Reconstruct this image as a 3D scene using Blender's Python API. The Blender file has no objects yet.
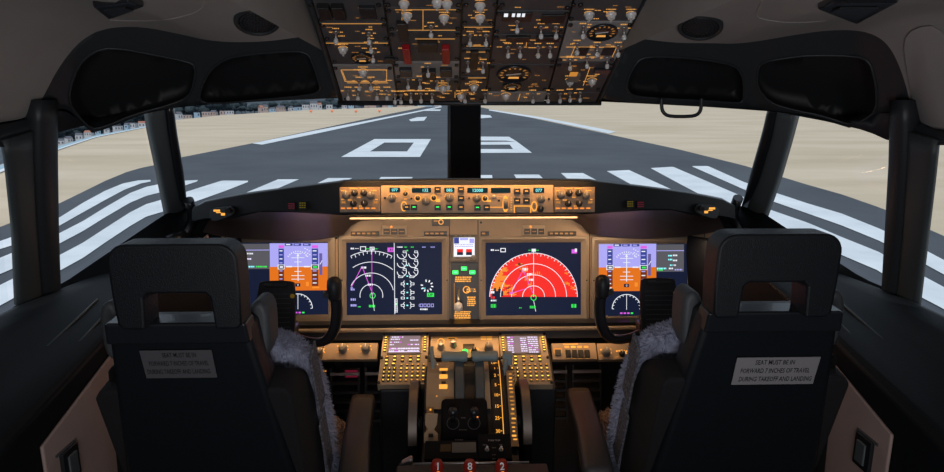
import bpy, bmesh, math, random
from mathutils import Vector as V, Matrix, Quaternion
random.seed(7)
S = bpy.context.scene
COL = S.collection
# ---------------------------------------------------------------- camera
FPX = 640.0
TH = math.radians(11.87); PS = math.atan(.02676)
CAM = V((-.036, 0, 1.5))
Fw = V((math.sin(PS)*math.cos(TH), math.cos(PS)*math.cos(TH), -math.sin(TH)))
Rt = V((math.cos(PS), -math.sin(PS), 0))
Up = Rt.cross(Fw)
cd = bpy.data.cameras.new('camera'); co = bpy.data.objects.new('camera', cd); COL.objects.link(co)
cd.lens = FPX/944*36; cd.sensor_width = 36; cd.clip_start = .02; cd.clip_end = 6000
co.matrix_world = Matrix(((Rt.x, Up.x, -Fw.x, CAM.x), (Rt.y, Up.y, -Fw.y, CAM.y), (Rt.z, Up.z, -Fw.z, CAM.z), (0, 0, 0, 1)))
S.camera = co
def ray(u, v): return Fw + Rt*((u-472)/FPX) + Up*((236-v)/FPX)
def atY(u, v, y): d = ray(u, v); return CAM + d*(y/d.y)
def atZ(u, v, z): d = ray(u, v); return CAM + d*((z-1.5)/d.z)
def atX(u, v, x): d = ray(u, v); return CAM + d*((x-CAM.x)/d.x)
def mir(p): return V((-p.x, p.y, p.z))
# ---------------------------------------------------------------- materials
MATS = {}
def mat(name, col, rough=.6, metal=0, emit=None, es=1.0, noise=0, nscale=40, bump=0, bscale=200, spec=.5, coat=0):
    if name in MATS: return MATS[name]
    m = bpy.data.materials.new(name); m.use_nodes = True; MATS[name] = m
    nt = m.node_tree; b = nt.nodes['Principled BSDF']
    b.inputs['Base Color'].default_value = (*col, 1); b.inputs['Roughness'].default_value = rough
    b.inputs['Metallic'].default_value = metal; b.inputs['Specular IOR Level'].default_value = spec
    b.inputs['Coat Weight'].default_value = coat
    if emit: b.inputs['Emission Color'].default_value = (*emit, 1); b.inputs['Emission Strength'].default_value = es
    tc = nt.nodes.new('ShaderNodeTexCoord')
    if noise:
        n = nt.nodes.new('ShaderNodeTexNoise'); n.inputs['Scale'].default_value = nscale; n.inputs['Detail'].default_value = 6
        nt.links.new(tc.outputs['Object'], n.inputs['Vector'])
        r = nt.nodes.new('ShaderNodeValToRGB'); r.color_ramp.elements[0].position = .3; r.color_ramp.elements[1].position = .7
        r.color_ramp.elements[0].color = (*[c*(1-noise) for c in col], 1); r.color_ramp.elements[1].color = (*[min(1, c*(1+noise)) for c in col], 1)
        nt.links.new(n.outputs['Fac'], r.inputs['Fac']); nt.links.new(r.outputs['Color'], b.inputs['Base Color'])
    if bump:
        n = nt.nodes.new('ShaderNodeTexNoise'); n.inputs['Scale'].default_value = bscale; n.inputs['Detail'].default_value = 4
        nt.links.new(tc.outputs['Object'], n.inputs['Vector'])
        bp = nt.nodes.new('ShaderNodeBump'); bp.inputs['Strength'].default_value = bump; bp.inputs['Distance'].default_value = .002
        nt.links.new(n.outputs['Fac'], bp.inputs['Height']); nt.links.new(bp.outputs['Normal'], b.inputs['Normal'])
    return m
M = dict(
 black=mat('black_plastic', (.012, .014, .017), .5, bump=.3),
 black2=mat('black_gloss', (.014, .016, .02), .32, coat=.2),
 dark=mat('charcoal_panel', (.03, .032, .036), .55, bump=.2),
 trimd=mat('window_trim_dark', (.022, .026, .03), .45, bump=.3, bscale=400),
 trimg=mat('window_trim_grey', (.085, .10, .105), .5, bump=.3, bscale=400),
 mould=mat('eyebrow_moulding', (.026, .031, .034), .38, bump=.4, bscale=500),
 pocket=mat('pocket_liner', (.006, .007, .008), .6),
 post=mat('post_black', (.007, .008, .010), .8, spec=.15),
 trimf2=mat('window_frame_grey', (.04, .048, .05), .5, bump=.3, bscale=400),
 liner=mat('ceiling_liner', (.34, .32, .30), .75, noise=.04, nscale=8, bump=.3, bscale=600),
 liner2=mat('ceiling_panel', (.38, .35, .34), .7, noise=.04, nscale=8, bump=.3, bscale=600),
 consd=mat('side_liner_black', (.006, .008, .010), .6, bump=.3, bscale=300, spec=.22),
 beige=mat('beige_panel', (.44, .32, .28), .6, noise=.05, nscale=12),
 panel=mat('brown_panel', (.30, .22, .145), .5, noise=.05, nscale=30),
 panel2=mat('brown_panel_light', (.40, .31, .21), .5, noise=.05, nscale=30),
 bezel=mat('display_bezel', (.20, .165, .125), .42),
 bezel2=mat('display_bezel_inner', (.13, .115, .10), .4),
 ogrey=mat('overhead_grey', (.27, .26, .25), .5, noise=.05),
 ogrey2=mat('overhead_dark', (.06, .06, .064), .5, noise=.1),
 screw=mat('screw_black', (.01, .01, .01), .35),
 lever=mat('lever_grey_blue', (.24, .32, .34), .45),
 metal=mat('worn_metal', (.45, .43, .42), .35, metal=.8),
 shell=mat('seat_shell', (.008, .011, .014), .45, bump=.3, bscale=250, spec=.3),
 head=mat('headrest_leather', (.010, .012, .015), .42, bump=.5, bscale=500, spec=.3),
 wing=mat('grey_bolster', (.06, .066, .072), .55, bump=.4),
 arm=mat('armrest_leather', (.045, .042, .042), .4, bump=.4, bscale=400),
 fabric=mat('seat_fabric', (.009, .009, .011), .9, bump=.8, bscale=700),
 trimf=mat('patterned_trim', (.13, .13, .15), .9, noise=.7, nscale=160),
 placard=mat('placard_grey', (.10, .10, .11), .4),
 placard2=mat('placard_pale', (.30, .29, .30), .4),
 ink=mat('placard_ink', (.012, .012, .014), .5),
 wool=mat('sheepskin', (.36, .38, .49), .95, noise=.25, nscale=60),
 woolb=mat('sheepskin_brown', (.30, .24, .22), .95, noise=.35, nscale=60),
 floor=mat('floor_carpet', (.02, .02, .022), .95, noise=.3, nscale=200),
 red=mat('red_guard', (.35, .008, .012), .35),
 redh=mat('red_handle', (.30, .02, .012), .3),
 white=mat('white_paint', (.8, .8, .78), .5),
 knob=mat('knob_dark', (.03, .028, .026), .4),
 knobg=mat('knob_grey', (.20, .185, .16), .45),
 chrome=mat('switch_tip', (.75, .75, .72), .18, metal=.35, spec=.8),
 brass=mat('trim_wheel_edge', (.20, .16, .13), .45, metal=.4),
 rail=mat('kick_rail', (.50, .38, .25), .35, metal=.3),
 # light emitting markings, lamps and screens
 amber=mat('lit_amber_legend', (.2, .1, .02), .5, emit=(1, .42, .06), es=1.15),
 amberd=mat('lit_amber_dim', (.15, .08, .02), .5, emit=(1, .40, .06), es=.5),
 ambery=mat('lit_yellow_key', (.2, .15, .02), .5, emit=(1, .62, .08), es=2.0),
 ambero=mat('lit_orange_key', (.2, .1, .02), .5, emit=(1, .30, .04), es=1.2),
 amov=mat('lit_overhead_legend', (.2, .1, .02), .5, emit=(1, .45, .10), es=.75), amovd=mat('lit_overhead_dim', (.15, .08, .02), .5, emit=(1, .42, .10), es=.3),
 under=mat('padded_brown_vinyl', (.05, .036, .032), .45, bump=.3),
 green=mat('lit_green', (.02, .1, .03), .5, emit=(.02, 1, .12), es=1.6),
 greenl=mat('lit_green_lamp', (.02, .1, .03), .5, emit=(.05, 1, .15), es=5),
 redl=mat('lit_red_dim', (.1, .01, .01), .5, emit=(.6, .03, .10), es=.16),
 yeld=mat('lit_yellow_dim', (.1, .08, .01), .5, emit=(.6, .45, .02), es=.16),
 cyan=mat('lit_cyan', (.02, .1, .1), .5, emit=(.25, .95, 1), es=1.1),
 lcd=mat('lcd_dark', (.002, .004, .006), .15, emit=(.0, .05, .06), es=.35),
 scr_navy=mat('screen_navy', (.004, .005, .007), .35, spec=.06, emit=(.007, .012, .035), es=1),
 scr_grey=mat('screen_grey', (.004, .005, .007), .35, spec=.06, emit=(.10, .10, .115), es=1),
 scr_white=mat('screen_white', (.01, .01, .01), .2, emit=(.85, .88, .95), es=1),
 scr_lilac=mat('screen_lilac', (.01, .01, .01), .35, spec=.06, emit=(.42, .40, .92), es=1),
 scr_orange=mat('screen_orange', (.01, .01, .01), .35, spec=.06, emit=(.78, .17, .012), es=1),
 scr_deep=mat('screen_deep_blue', (.01, .01, .01), .35, spec=.06, emit=(.035, .06, .30), es=1),
 scr_tape=mat('screen_tape', (.01, .01, .01), .35, spec=.06, emit=(.13, .11, .35), es=1),
 scr_brown=mat('screen_brown', (.01, .01, .01), .35, spec=.06, emit=(.16, .03, .015), es=1),
 scr_red=mat('screen_red', (.01, .01, .01), .35, spec=.06, emit=(.95, .025, .02), es=1),
 scr_amb=mat('screen_amber', (.01, .01, .01), .35, spec=.06, emit=(.95, .28, .03), es=1),
 scr_mag=mat('screen_magenta', (.01, .01, .01), .35, spec=.06, emit=(.75, .12, .80), es=1),
 scr_cdu=mat('screen_cdu_brown', (.01, .01, .01), .35, spec=.06, emit=(.26, .18, .20), es=1),
 scr_cdut=mat('screen_cdu_text', (.01, .01, .01), .35, spec=.06, emit=(.85, .75, 1), es=1.1),
 scr_green=mat('screen_green', (.01, .01, .01), .35, spec=.06, emit=(.04, .85, .10), es=1),
)
def glass():
    m = bpy.data.materials.new('window_glass'); m.use_nodes = True; nt = m.node_tree; nt.nodes.clear()
    o = nt.nodes.new('ShaderNodeOutputMaterial'); mx = nt.nodes.new('ShaderNodeMixShader'); t = nt.nodes.new('ShaderNodeBsdfTransparent'); g = nt.nodes.new('ShaderNodeBsdfGlossy')
    g.inputs['Roughness'].default_value = .02; t.inputs['Color'].default_value = (.96, .98, .98, 1); mx.inputs[0].default_value = .03
    nt.links.new(t.outputs[0], mx.inputs[1]); nt.links.new(g.outputs[0], mx.inputs[2]); nt.links.new(mx.outputs[0], o.inputs[0]); return m
M['glass'] = glass()
def clear():
    m = mat('clear_switch_tip', (.85, .85, .83), .15, spec=.8); b = m.node_tree.nodes['Principled BSDF']; b.inputs['Transmission Weight'].default_value = .3; b.inputs['IOR'].default_value = 1.4; return m
M['clear'] = clear()
# ---------------------------------------------------------------- mesh builder
class MB:
    def __init__(s): s.v = []; s.f = []; s.m = []; s.slots = []; s.sm = []
    def mi(s, m):
        m = M[m] if isinstance(m, str) else m
        if m not in s.slots: s.slots.append(m)
        return s.slots.index(m)
    def add(s, vs, fs, m, smooth=False):
        o = len(s.v); s.v += [V(p) for p in vs]; k = s.mi(m)
        for f in fs: s.f.append([i+o for i in f]); s.m.append(k); s.sm.append(smooth)
        return s
    def poly(s, pts, m): return s.add(pts, [list(range(len(pts)))], m)
    def prism(s, pts, vec, m, smooth=False):
        n = len(pts); vec = V(vec)
        s.add(list(pts)+[V(p)+vec for p in pts], [list(range(n))[::-1], list(range(n, 2*n))], m)
        s.add(list(pts)+[V(p)+vec for p in pts], [[i, (i+1) % n, n+(i+1) % n, n+i] for i in range(n)], m, smooth); return s
    def box(s, c, d, m, q=None):
        c = V(c); x, y, z = [a/2 for a in d]
        vs = [V((i*x, j*y, k*z)) for k in (-1, 1) for i, j in ((-1, -1), (1, -1), (1, 1), (-1, 1))]
        if q is not None: vs = [q @ p for p in vs]
        return s.add([c+p for p in vs], [[3, 2, 1, 0], [4, 5, 6, 7], [0, 1, 5, 4], [1, 2, 6, 5], [2, 3, 7, 6], [3, 0, 4, 7]], m)
    def cyl(s, p0, p1, r0, r1, m, n=16, cap=True):
        p0 = V(p0); p1 = V(p1); d = (p1-p0).normalized(); a = d.orthogonal().normalized(); b = d.cross(a)
        A = [p0+(a*math.cos(t)+b*math.sin(t))*r0 for t in [2*math.pi*i/n for i in range(n)]]
        B = [p1+(a*math.cos(t)+b*math.sin(t))*r1 for t in [2*math.pi*i/n for i in range(n)]]
        s.add(A+B, [[i, (i+1) % n, n+(i+1) % n, n+i] for i in range(n)], m, True)
        if cap: s.poly(A[::-1], m); s.poly(B, m)
        return s
    def loft(s, rings, m, closed=True, caps=False, smooth=True):
        n = len(rings[0]); vs = [p for r in rings for p in r]; fs = []
        for k in range(len(rings)-1):
            for i in range(n if closed else n-1):
                j = (i+1) % n; fs.append([k*n+i, k*n+j, (k+1)*n+j, (k+1)*n+i])
        s.add(vs, fs, m, smooth)
        if caps: s.poly(list(rings[0])[::-1], m); s.poly(rings[-1], m)
        return s
    def tube(s, path, r, m, n=10, closed=False, ry=None):
        path = [V(p) for p in path]; rings = []; N = len(path); ry = ry or r
        prev = None
        for i, p in enumerate(path):
            if closed: d = path[(i+1) % N]-path[i-1]
            else: d = path[min(i+1, N-1)]-path[max(i-1, 0)]
            d.normalize()
            a = (prev - d*prev.dot(d)) if prev is not None else d.orthogonal()
            if a.length < 1e-6: a = d.orthogonal()
            a.normalize(); prev = a; b = d.cross(a)
            rings.append([p+a*math.cos(t)*r+b*math.sin(t)*ry for t in [2*math.pi*k/n for k in range(n)]])
        if closed: rings.append(rings[0])
        return s.loft(rings, m, caps=not closed)
    def lathe(s, c, ax, prof, m, n=20):
        c = V(c); d = V(ax).normalized(); a = d.orthogonal().normalized(); b = d.cross(a)
        return s.loft([[c+d*h+(a*math.cos(t)+b*math.sin(t))*max(r, 1e-5) for t in [2*math.pi*k/n for k in range(n)]] for r, h in prof], m, caps=True)
    def build(s, name, parent=None, bevel=0, seg=2, sub=0, angle=40, loc=None):
        me = bpy.data.meshes.new(name)
        o0 = V(loc) if loc is not None else (WL[parent] if parent is not None else V((0, 0, 0)))
        me.from_pydata([p-o0 for p in s.v], [], s.f)
        for m in s.slots: me.materials.append(m)
        for i, p in enumerate(me.polygons): p.material_index = s.m[i]; p.use_smooth = s.sm[i]
        bm = bmesh.new(); bm.from_mesh(me)
        bmesh.ops.remove_doubles(bm, verts=bm.verts, dist=1e-6)
        if len(bm.faces) < 20000: bmesh.ops.recalc_face_normals(bm, faces=bm.faces)
        bm.to_mesh(me); bm.free()
        ob = bpy.data.objects.new(name, me); COL.objects.link(ob)
        if parent is not None:
            ob.parent = parent
            if loc is not None: ob.location = V(loc)-WL[parent]
        elif loc is not None: ob.location = o0
        WL[ob] = o0.copy()
        if bevel:
            b = ob.modifiers.new('bevel', 'BEVEL'); b.width = bevel; b.segments = seg; b.limit_method = 'ANGLE'; b.angle_limit = math.radians(angle)
            for p in me.polygons: p.use_smooth = True
            b.harden_normals = True
        if sub:
            m_ = ob.modifiers.new('sub', 'SUBSURF'); m_.levels = sub; m_.render_levels = sub
            for p in me.polygons: p.use_smooth = True
        return ob
WL = {}
def tag(o, label, cat, group=None, kind=None):
    o['label'] = label
    if cat: o['category'] = cat
    if group: o['group'] = group
    if kind: o['kind'] = kind
    return o
def thing(name, loc, label, cat, group=None):
    o = bpy.data.objects.new(name, None); COL.objects.link(o); o.location = loc; o.empty_display_size = .05; WL[o] = V(loc)
    return tag(o, label, cat, group)
def struct(o, label=None):
    o['kind'] = 'structure'
    if label: o['label'] = label; 
    return o
def inst(name, src, p, q, parent, scale=1.0):
    o = bpy.data.objects.new(name, src); COL.objects.link(o); o.parent = parent; o.location = V(p)-WL[parent]
    o.rotation_mode = 'QUATERNION'; o.rotation_quaternion = q; o.scale = (scale,)*3; WL[o] = V(p); return o
# planes on which panels and their fittings lie
class Pl:
    def __init__(s, p0, n):
        s.p = V(p0); s.n = V(n).normalized(); s.x = V((1, 0, 0)); s.x = (s.x-s.n*s.x.dot(s.n)).normalized(); s.y = s.n.cross(s.x)
        s.q = Matrix((s.x, s.y, s.n)).transposed().to_quaternion()
    def at(s, u, v, h=0):
        d = ray(u, v); t = ((s.p+s.n*0-CAM).dot(s.n))/d.dot(s.n); return CAM+d*t+s.n*h
    def L(s, x, y, h=0): return s.p+s.x*x+s.y*y+s.n*h
    def lc(s, u, v): r = s.at(u, v)-s.p; return r.dot(s.x), r.dot(s.y)
    def rect(s, u0, v0, u1, v1, h=0):
        xs = [s.lc(u0, v0), s.lc(u1, v0), s.lc(u1, v1), s.lc(u0, v1)]
        x0 = (xs[0][0]+xs[3][0])/2; x1 = (xs[1][0]+xs[2][0])/2; y1 = (xs[0][1]+xs[1][1])/2; y0 = (xs[2][1]+xs[3][1])/2
        return [s.L(x0, y0, h), s.L(x1, y0, h), s.L(x1, y1, h), s.L(x0, y1, h)]
    def slab(s, mb, u0, v0, u1, v1, h0, h1, m): return mb.prism(s.rect(u0, v0, u1, v1, h0), s.n*(h1-h0), m)
    def flat(s, mb, u0, v0, u1, v1, h, m): return mb.poly(s.rect(u0, v0, u1, v1, h), m)
    def poly(s, mb, pts, h, m): return mb.poly([s.at(u, v, h) for u, v in pts], m)
    def line(s, mb, a, b, w, h, m):   # w in px
        a = V(a); b = V(b); d = (b-a); n = V((-d.y, d.x)).normalized()*w/2
        return s.poly(mb, [a+n, b+n, b-n, a-n], h, m)
    def arc(s, mb, c, r, a0, a1, w, h, m, clip=None, ry=1):
        k = max(6, int(abs(a1-a0)/6)); P = []
        for i in range(k):
            t0 = math.radians(a0+(a1-a0)*i/k); t1 = math.radians(a0+(a1-a0)*(i+1)/k)
            pt = lambda r_, t: V((c[0]+r_*math.cos(t), c[1]-r_*ry*math.sin(t)))
            q = [pt(r-w/2, t0), pt(r-w/2, t1), pt(r+w/2, t1), pt(r+w/2, t0)]
            if clip and any(not (clip[0] <= p.x <= clip[2] and clip[1] <= p.y <= clip[3]) for p in q): continue
            s.poly(mb, q, h, m)
    def text(s, mb, txt, u, v, hpx, m, h=.0006, align='c', sx=1.0, maxw=None):
        vs, fs, w, hh = font(txt)
        k = (s.at(u, v-hpx/2)-s.at(u, v+hpx/2)).length/.70
        if maxw:
            wm = (s.at(u+maxw/2, v)-s.at(u-maxw/2, v)).length; sx = wm/(w*k)
        x, y = s.lc(u, v); x -= (w*k*sx/2 if align == 'c' else 0); y -= k*.35
        mb.add([s.L(x+p[0]*k*sx, y+p[1]*k, h) for p in vs], fs, m)
FONT = {}
def font(t):
    if t in FONT: return FONT[t]
    c = bpy.data.curves.new('t', 'FONT'); c.body = t; c.resolution_u = 2; c.offset = .012
    o = bpy.data.objects.new('t', c); COL.objects.link(o)
    dg = bpy.context.evaluated_depsgraph_get(); me = bpy.data.meshes.new_from_object(o.evaluated_get(dg))
    vs = [(p.co.x, p.co.y) for p in me.vertices]; fs = [list(p.vertices) for p in me.polygons]
    w = max([p[0] for p in vs] or [0]); bpy.data.objects.remove(o); bpy.data.curves.remove(c); bpy.data.meshes.remove(me)
    FONT[t] = (vs, fs, w, .7); return FONT[t]
def marks(pl, mb, u0, u1, v, hpx, m, h=.0012, seed=None):
    """a row of tiny illegible legend strokes"""
    rr = random.Random(seed if seed is not None else u0*7+v*13); u = u0
    while u < u1-.3:
        w = min(rr.uniform(.7, 2.2), u1-u); pl.flat(mb, u, v-hpx/2, u+w, v+hpx/2, h, m); u += w+rr.uniform(.25, .6)
# ---------------------------------------------------------------- curved surfaces of the flight deck shell
def shellF(p):
    W = 1.13-.30*max(0, p.z-.95); L = 1.35-.5*max(0, p.z-1.0); y = max(0, p.y-1.2)/L
    return (abs(p.x)/W)**2.6+y**2.6-1
def bis(f, u, v, lo=.2, hi=4.0):
    d = ray(u, v)
    for _ in range(48):
        t = (lo+hi)/2
        if f(CAM+d*t) > 0: hi = t
        else: lo = t
    return CAM+d*lo
def HS(u, v, off=0):
    p = bis(shellF, u, v)
    if off:
        e = 1e-4; g = V([(shellF(p+V(k)*e)-shellF(p))/e for k in ((1, 0, 0), (0, 1, 0), (0, 0, 1))]).normalized(); p = p+g*off
    return p
PLAN = [(-1.06, -.2), (-1.03, .8), (-1.0, 1.40), (-.93, 1.58), (-.72, 1.70), (-.32, 1.64), (0, 1.64)]
def rpoly(ax, y):
    a = math.atan2(ax, y)
    for (x0, y0), (x1, y1) in zip(PLAN, PLAN[1:]):
        a0 = math.atan2(-x0, y0); a1 = math.atan2(-x1, y1)
        if a1 <= a <= a0:
            dx, dy = math.sin(a), math.cos(a)
            # intersection of the radial line with the segment
            ex, ey = (-x1)-(-x0), y1-y0
            det = dx*(-ey)+ex*dy
            if abs(det) < 1e-9: return math.hypot(x0, y0)
            return ((-x0)*(-ey)+ex*y0)/det
    return 1.0
def mouldF(p):
    s = 1-.45*(p.z-1.5); r = math.hypot(p.x, p.y); return r/s-rpoly(abs(p.x), p.y)
def HM(u, v, off=0):
    p = bis(mouldF, u, v)
    if off: p = p+V((p.x*.6, p.y, .35)).normalized()*off
    return p
def resample(pts, n):
    pts = [V(p) for p in pts]; d = [0]
    for a, b in zip(pts, pts[1:]): d.append(d[-1]+(b-a).length)
    out = []
    for i in range(n):
        t = d[-1]*i/(n-1); k = 0
        while k < len(d)-2 and d[k+1] < t: k += 1
        f = (t-d[k])/max(1e-9, d[k+1]-d[k]); out.append(pts[k].lerp(pts[k+1], min(1, f)))
    return out
def smoothc(pts, it=2, closed=True):
    pts = [V(p) for p in pts]
    for _ in range(it):
        n = len(pts); o = []
        if not closed: o.append(pts[0])
        for i in range(n if closed else n-1):
            a, b = pts[i], pts[(i+1) % n]; o += [a.lerp(b, .25), a.lerp(b, .75)]
        if not closed: o.append(pts[-1])
        pts = o
    return pts
def panel_px(mb, outer, holes, hit, m, flip=False, off=0, cuts=3):
    bm = bmesh.new(); es = []
    for lp in [outer]+holes:
        vs = [bm.verts.new((p[0], p[1], 0)) for p in lp]; es += [bm.edges.new((vs[i], vs[(i+1) % len(vs)])) for i in range(len(vs))]
    bmesh.ops.triangle_fill(bm, edges=es, use_beauty=True)
    for _ in range(cuts):
        long = [e for e in bm.edges if e.calc_length() > 14]
        if long: bmesh.ops.subdivide_edges(bm, edges=long, cuts=1)
    bmesh.ops.triangulate(bm, faces=bm.faces)
    bm.verts.index_update()
    vs = [hit(p.co.x, p.co.y, off) for p in bm.verts]
    if flip: vs = [mir(p) for p in vs]
    mb.add(vs, [[q.index for q in f.verts] for f in bm.faces], m, True); bm.free()
SIDES = (('left', 1), ('right', -1))
def sd(pts, s): return [p if s == 1 else mir(p) for p in pts]

# ================================================================ SETTING: flight deck shell
SILL = [(-30, 338), (0, 318), (16, 305), (35, 296), (62, 284), (165, 214), (190, 207)]
HEAD = [(-30, 147), (12, 147), (40, 141), (59, 132), (100, 122), (147, 113), (175, 100), (300, 90), (454.5, 88)]
sill3 = [HS(*p) for p in SILL]+[HS(250, 200), HS(330, 192), HS(400, 190), HS(454.5, 190)]
sill3 = resample(sill3, 40); head3 = resample([HS(*p) for p in HEAD], 40)
for p in (sill3[-1], head3[-1]): p.x = 0
aft_s = [V((-1.12, -1.0, 1.02)), V((-1.13, .6, 1.0))]
aft_h = [V((-1.0, -1.0, 1.36)), V((-1.0, .6, 1.36))]
for nm, s in SIDES:
    mb = MB(); top = aft_s+sill3
    low = [V((p.x, p.y, -.02)) for p in top]
    mb.loft([sd(top, s), sd([V((p.x*1.06, p.y*1.03, p.z-.07)) for p in top], s), sd([V((p.x*1.06, p.y*1.03, 0)) for p in low], s), sd(low, s), sd(top, s)], 'consd', closed=False)
    # blind wall aft of the rear side window
    a = [V((-1.12, -1.0, 1.02)), V((-1.13, .6, 1.0)), V(sill3[0])]; b = [V((-1.0, -1.0, 1.36)), V((-1.0, .6, 1.36)), V(head3[0])]
    mb.loft([sd(a, s), sd(b, s)], 'consd', closed=False)
    struct(mb.build('wall_'+nm), 'black lower side wall of the flight deck, '+nm+' side')
mb = MB(); mb.box((0, -1.0, .9), (2.4, .04, 1.9), 'dark'); struct(mb.build('wall_back'), 'dark rear wall of the flight deck')
mb = MB(); mb.box((0, .9, -.03), (2.5, 3.9, .06), 'floor'); struct(mb.build('floor'), 'dark carpeted flight deck floor')
# ceiling liner
CE = [(-30, 128), (0, 122), (27, 118), (38, 106), (46, 92), (56, 72), (70, 52), (84, 38), (104, 28), (140, 26), (180, 34), (215, 42), (262, 42), (300, 37), (322, 33)]
PO = Pl(atY(470, 100, 1.62), V((0, -.41, -.91)))   # the overhead panel's plane
ce3 = resample([HM(*p, -.002) for p in smoothc(CE, 2, False)], 90)
CER = [(975, 140), (944, 131), (925, 127), (912, 113), (906, 85), (895, 55), (882, 38), (861, 30), (827, 30), (793, 35), (742, 44), (708, 43), (680, 43), (650, 40), (632, 37)]
ce3r = [mir(p) for p in resample([HM(*p, -.002) for p in smoothc(CER, 2, False)], 90)]
def arch(x): return 1.735-.36*(min(1, abs(x)/1.04))**3
mb = MB()
for nm, s in SIDES:
    r0 = ce3 if s == 1 else ce3r
    r1 = [V((p.x*1.0, min(1.25, p.y*.8), 0)) for p in r0]; 
    for p in r1: p.z = arch(p.x)
    for i, (a, b) in enumerate(zip(r0, r1)): b.z = max(b.z, a.z+(a.y-b.y)*.16*(1-abs(a.x)/1.1)) if abs(a.x) < .95 else max(a.z, b.z if abs(a.x) < .9 else a.z)
    r1 = [V((a.x if abs(a.x) > .4 else a.x*1, p.y, p.z)) for a, p in zip(r0, r1)]
    mid = [a.lerp(b, .5)+V((0, 0, .006)) for a, b in zip(r0, r1)]
    r2 = [V((p.x*1.02, -1.0, max(arch(p.x), 1.36))) for p in r1]
    mb.loft([sd(r0, s), sd(mid, s), sd(r1, s), sd(r2, s)], 'liner', closed=False)
mb.poly([V((-.33, 1.2, 1.86)), V((.33, 1.2, 1.86)), V((.36, -1, 1.86)), V((-.36, -1, 1.86))], 'liner')
for s in (1, -1): mb.poly([V((-.31*s, 1.5, 1.86)), V((-.31*s, 1.5, 1.60)), V((-.34*s, -1, 1.70)), V((-.34*s, -1, 1.86))], 'liner')
struct(mb.build('ceiling'), 'warm grey moulded ceiling liner')
# unseen outer roof skin, added to close the shell and block light
mb = MB(); LOWM = [(-30, 132), (0, 124), (27, 119), (41, 110), (62, 110), (72, 114), (92, 133), (100, 131), (147, 113), (176, 107.5), (210, 104.5), (270, 101), (340, 98), (454.5, 98)]
low3 = [HM(*p) for p in LOWM]; low3[-1].x = 0; low3 = resample(low3, 40)
LOWR = [(975, 142), (944, 133), (912, 118), (906, 113), (879, 113), (854, 129), (843, 126.5), (820, 118), (786, 113), (765, 111), (708, 107), (650, 104), (598, 101.5), (454.5, 98)]
low3r = [mir(HM(*p)) for p in LOWR]; low3r[-1].x = 0; low3r = resample(low3r, 40)
for s in (1, -1):
    h = aft_h+head3
    up = [V((p.x*1.05, p.y*1.02, p.z+.03)) for p in h]; tp = [V((p.x*.9, p.y*.85, 2.0)) for p in h]; tc = [V((0, p.y*.85, 2.02)) for p in h]
    mb.loft([sd(x, s) for x in (h, up, tp, tc)], 'trimd', closed=False)
    lw = low3 if s == 1 else low3r
    mb.loft([sd(head3, s), sd([V((a+b)/2)+V((0, 0, .02)) for a, b in zip(head3, lw)], s), sd(lw, s)], 'trimd', closed=False)
mb.poly([V((-1.2, -1, 1.3)), V((1.2, -1, 1.3)), V((1, -1, 2.02)), V((-1, -1, 2.02))], 'trimd')
struct(mb.build('trim_1'), 'black window header around the windscreens with added light-blocking roof skin')
# eyebrow mouldings with their two storage pockets
MO = [(36, 112), (40, 90), (50, 68), (64, 48), (80, 32), (104, 19), (140, 17), (180, 25), (215, 33), (262, 33), (300, 28), (318, 22), (331, 65), (341, 96), (330, 98.5), (270, 101), (210, 104), (176, 107), (147, 112), (120, 123), (101, 131), (91, 132), (80, 122), (72, 112), (62, 108)]
PK1 = [(68, 101), (73, 76), (84, 58), (102, 48), (125, 49), (150, 54), (186, 61), (196, 66), (194, 84), (189, 97), (170, 105), (135, 114), (104, 127), (91, 129), (78, 116)]
PK2 = [(199, 101), (201, 87), (210, 70), (226, 58), (250, 54), (290, 51), (306, 52), (312, 60), (320, 84), (320, 91), (312, 95), (260, 100), (212, 104)]
MOR = [(916, 116), (911, 82), (902, 50), (886, 31), (861, 22), (827, 22), (793, 27), (742, 36), (708, 35), (680, 35), (650, 31), (634, 27), (616, 65), (599, 96), (606, 100.5), (650, 103), (708, 106), (740, 108), (766, 110), (786, 112), (820, 117), (843.6, 125.5), (854, 128), (866, 121), (879, 112), (908, 113)]
PK1R = [(757, 71), (762, 62), (785, 58), (810, 55), (857, 56), (869, 61), (874, 75), (877, 92), (876, 111), (864, 120), (852, 125.5), (820, 115), (793, 110), (770, 103), (757, 88)]
PK2R = [(627, 91.6), (627, 79), (637, 61), (647, 56.5), (680, 57), (708, 60), (735, 65), (743, 76), (744, 90), (743, 102), (736, 103), (708, 101), (660, 98.5), (635, 96.5)]
for nm, s in SIDES:
    fl = False
    t = thing('eyebrow_moulding', HM(190, 70) if s == 1 else mir(HM(190, 70)), 'black curved moulding with two storage pockets above the %s windscreen' % nm, 'ceiling moulding')
    mb = MB(); k1, k2, out = [smoothc(x, 1) for x in ((PK1, PK2, MO) if s == 1 else (PK1R, PK2R, MOR))]
    panel_px(mb, out, [k1, k2], HM, 'mould', fl)
    a = [HM(*p) for p in out]; b = [HM(p[0], p[1], .025) for p in out]
    mb.loft([a, b], 'mould')
    mb.build('moulding_body', t)
    for nmk, k in (('storage_pocket', k1), ('storage_pocket', k2)):
        mb = MB(); c = sum((V(p) for p in k), V((0, 0)))/len(k)
        inn = [V(p).lerp(c, .05) for p in k]
        panel_px(mb, inn, [], HM, 'pocket', fl, off=.07)
        mb.loft([[HM(*p, .0) for p in k], [HM(*p, .07) for p in inn]], 'pocket')
        pk = mb.build(nmk, t)
        mb = MB(); mb.tube([HM(*p, -.001) for p in k], .003, 'mould', 8, closed=True); mb.build('pocket_rim', pk)
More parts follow.
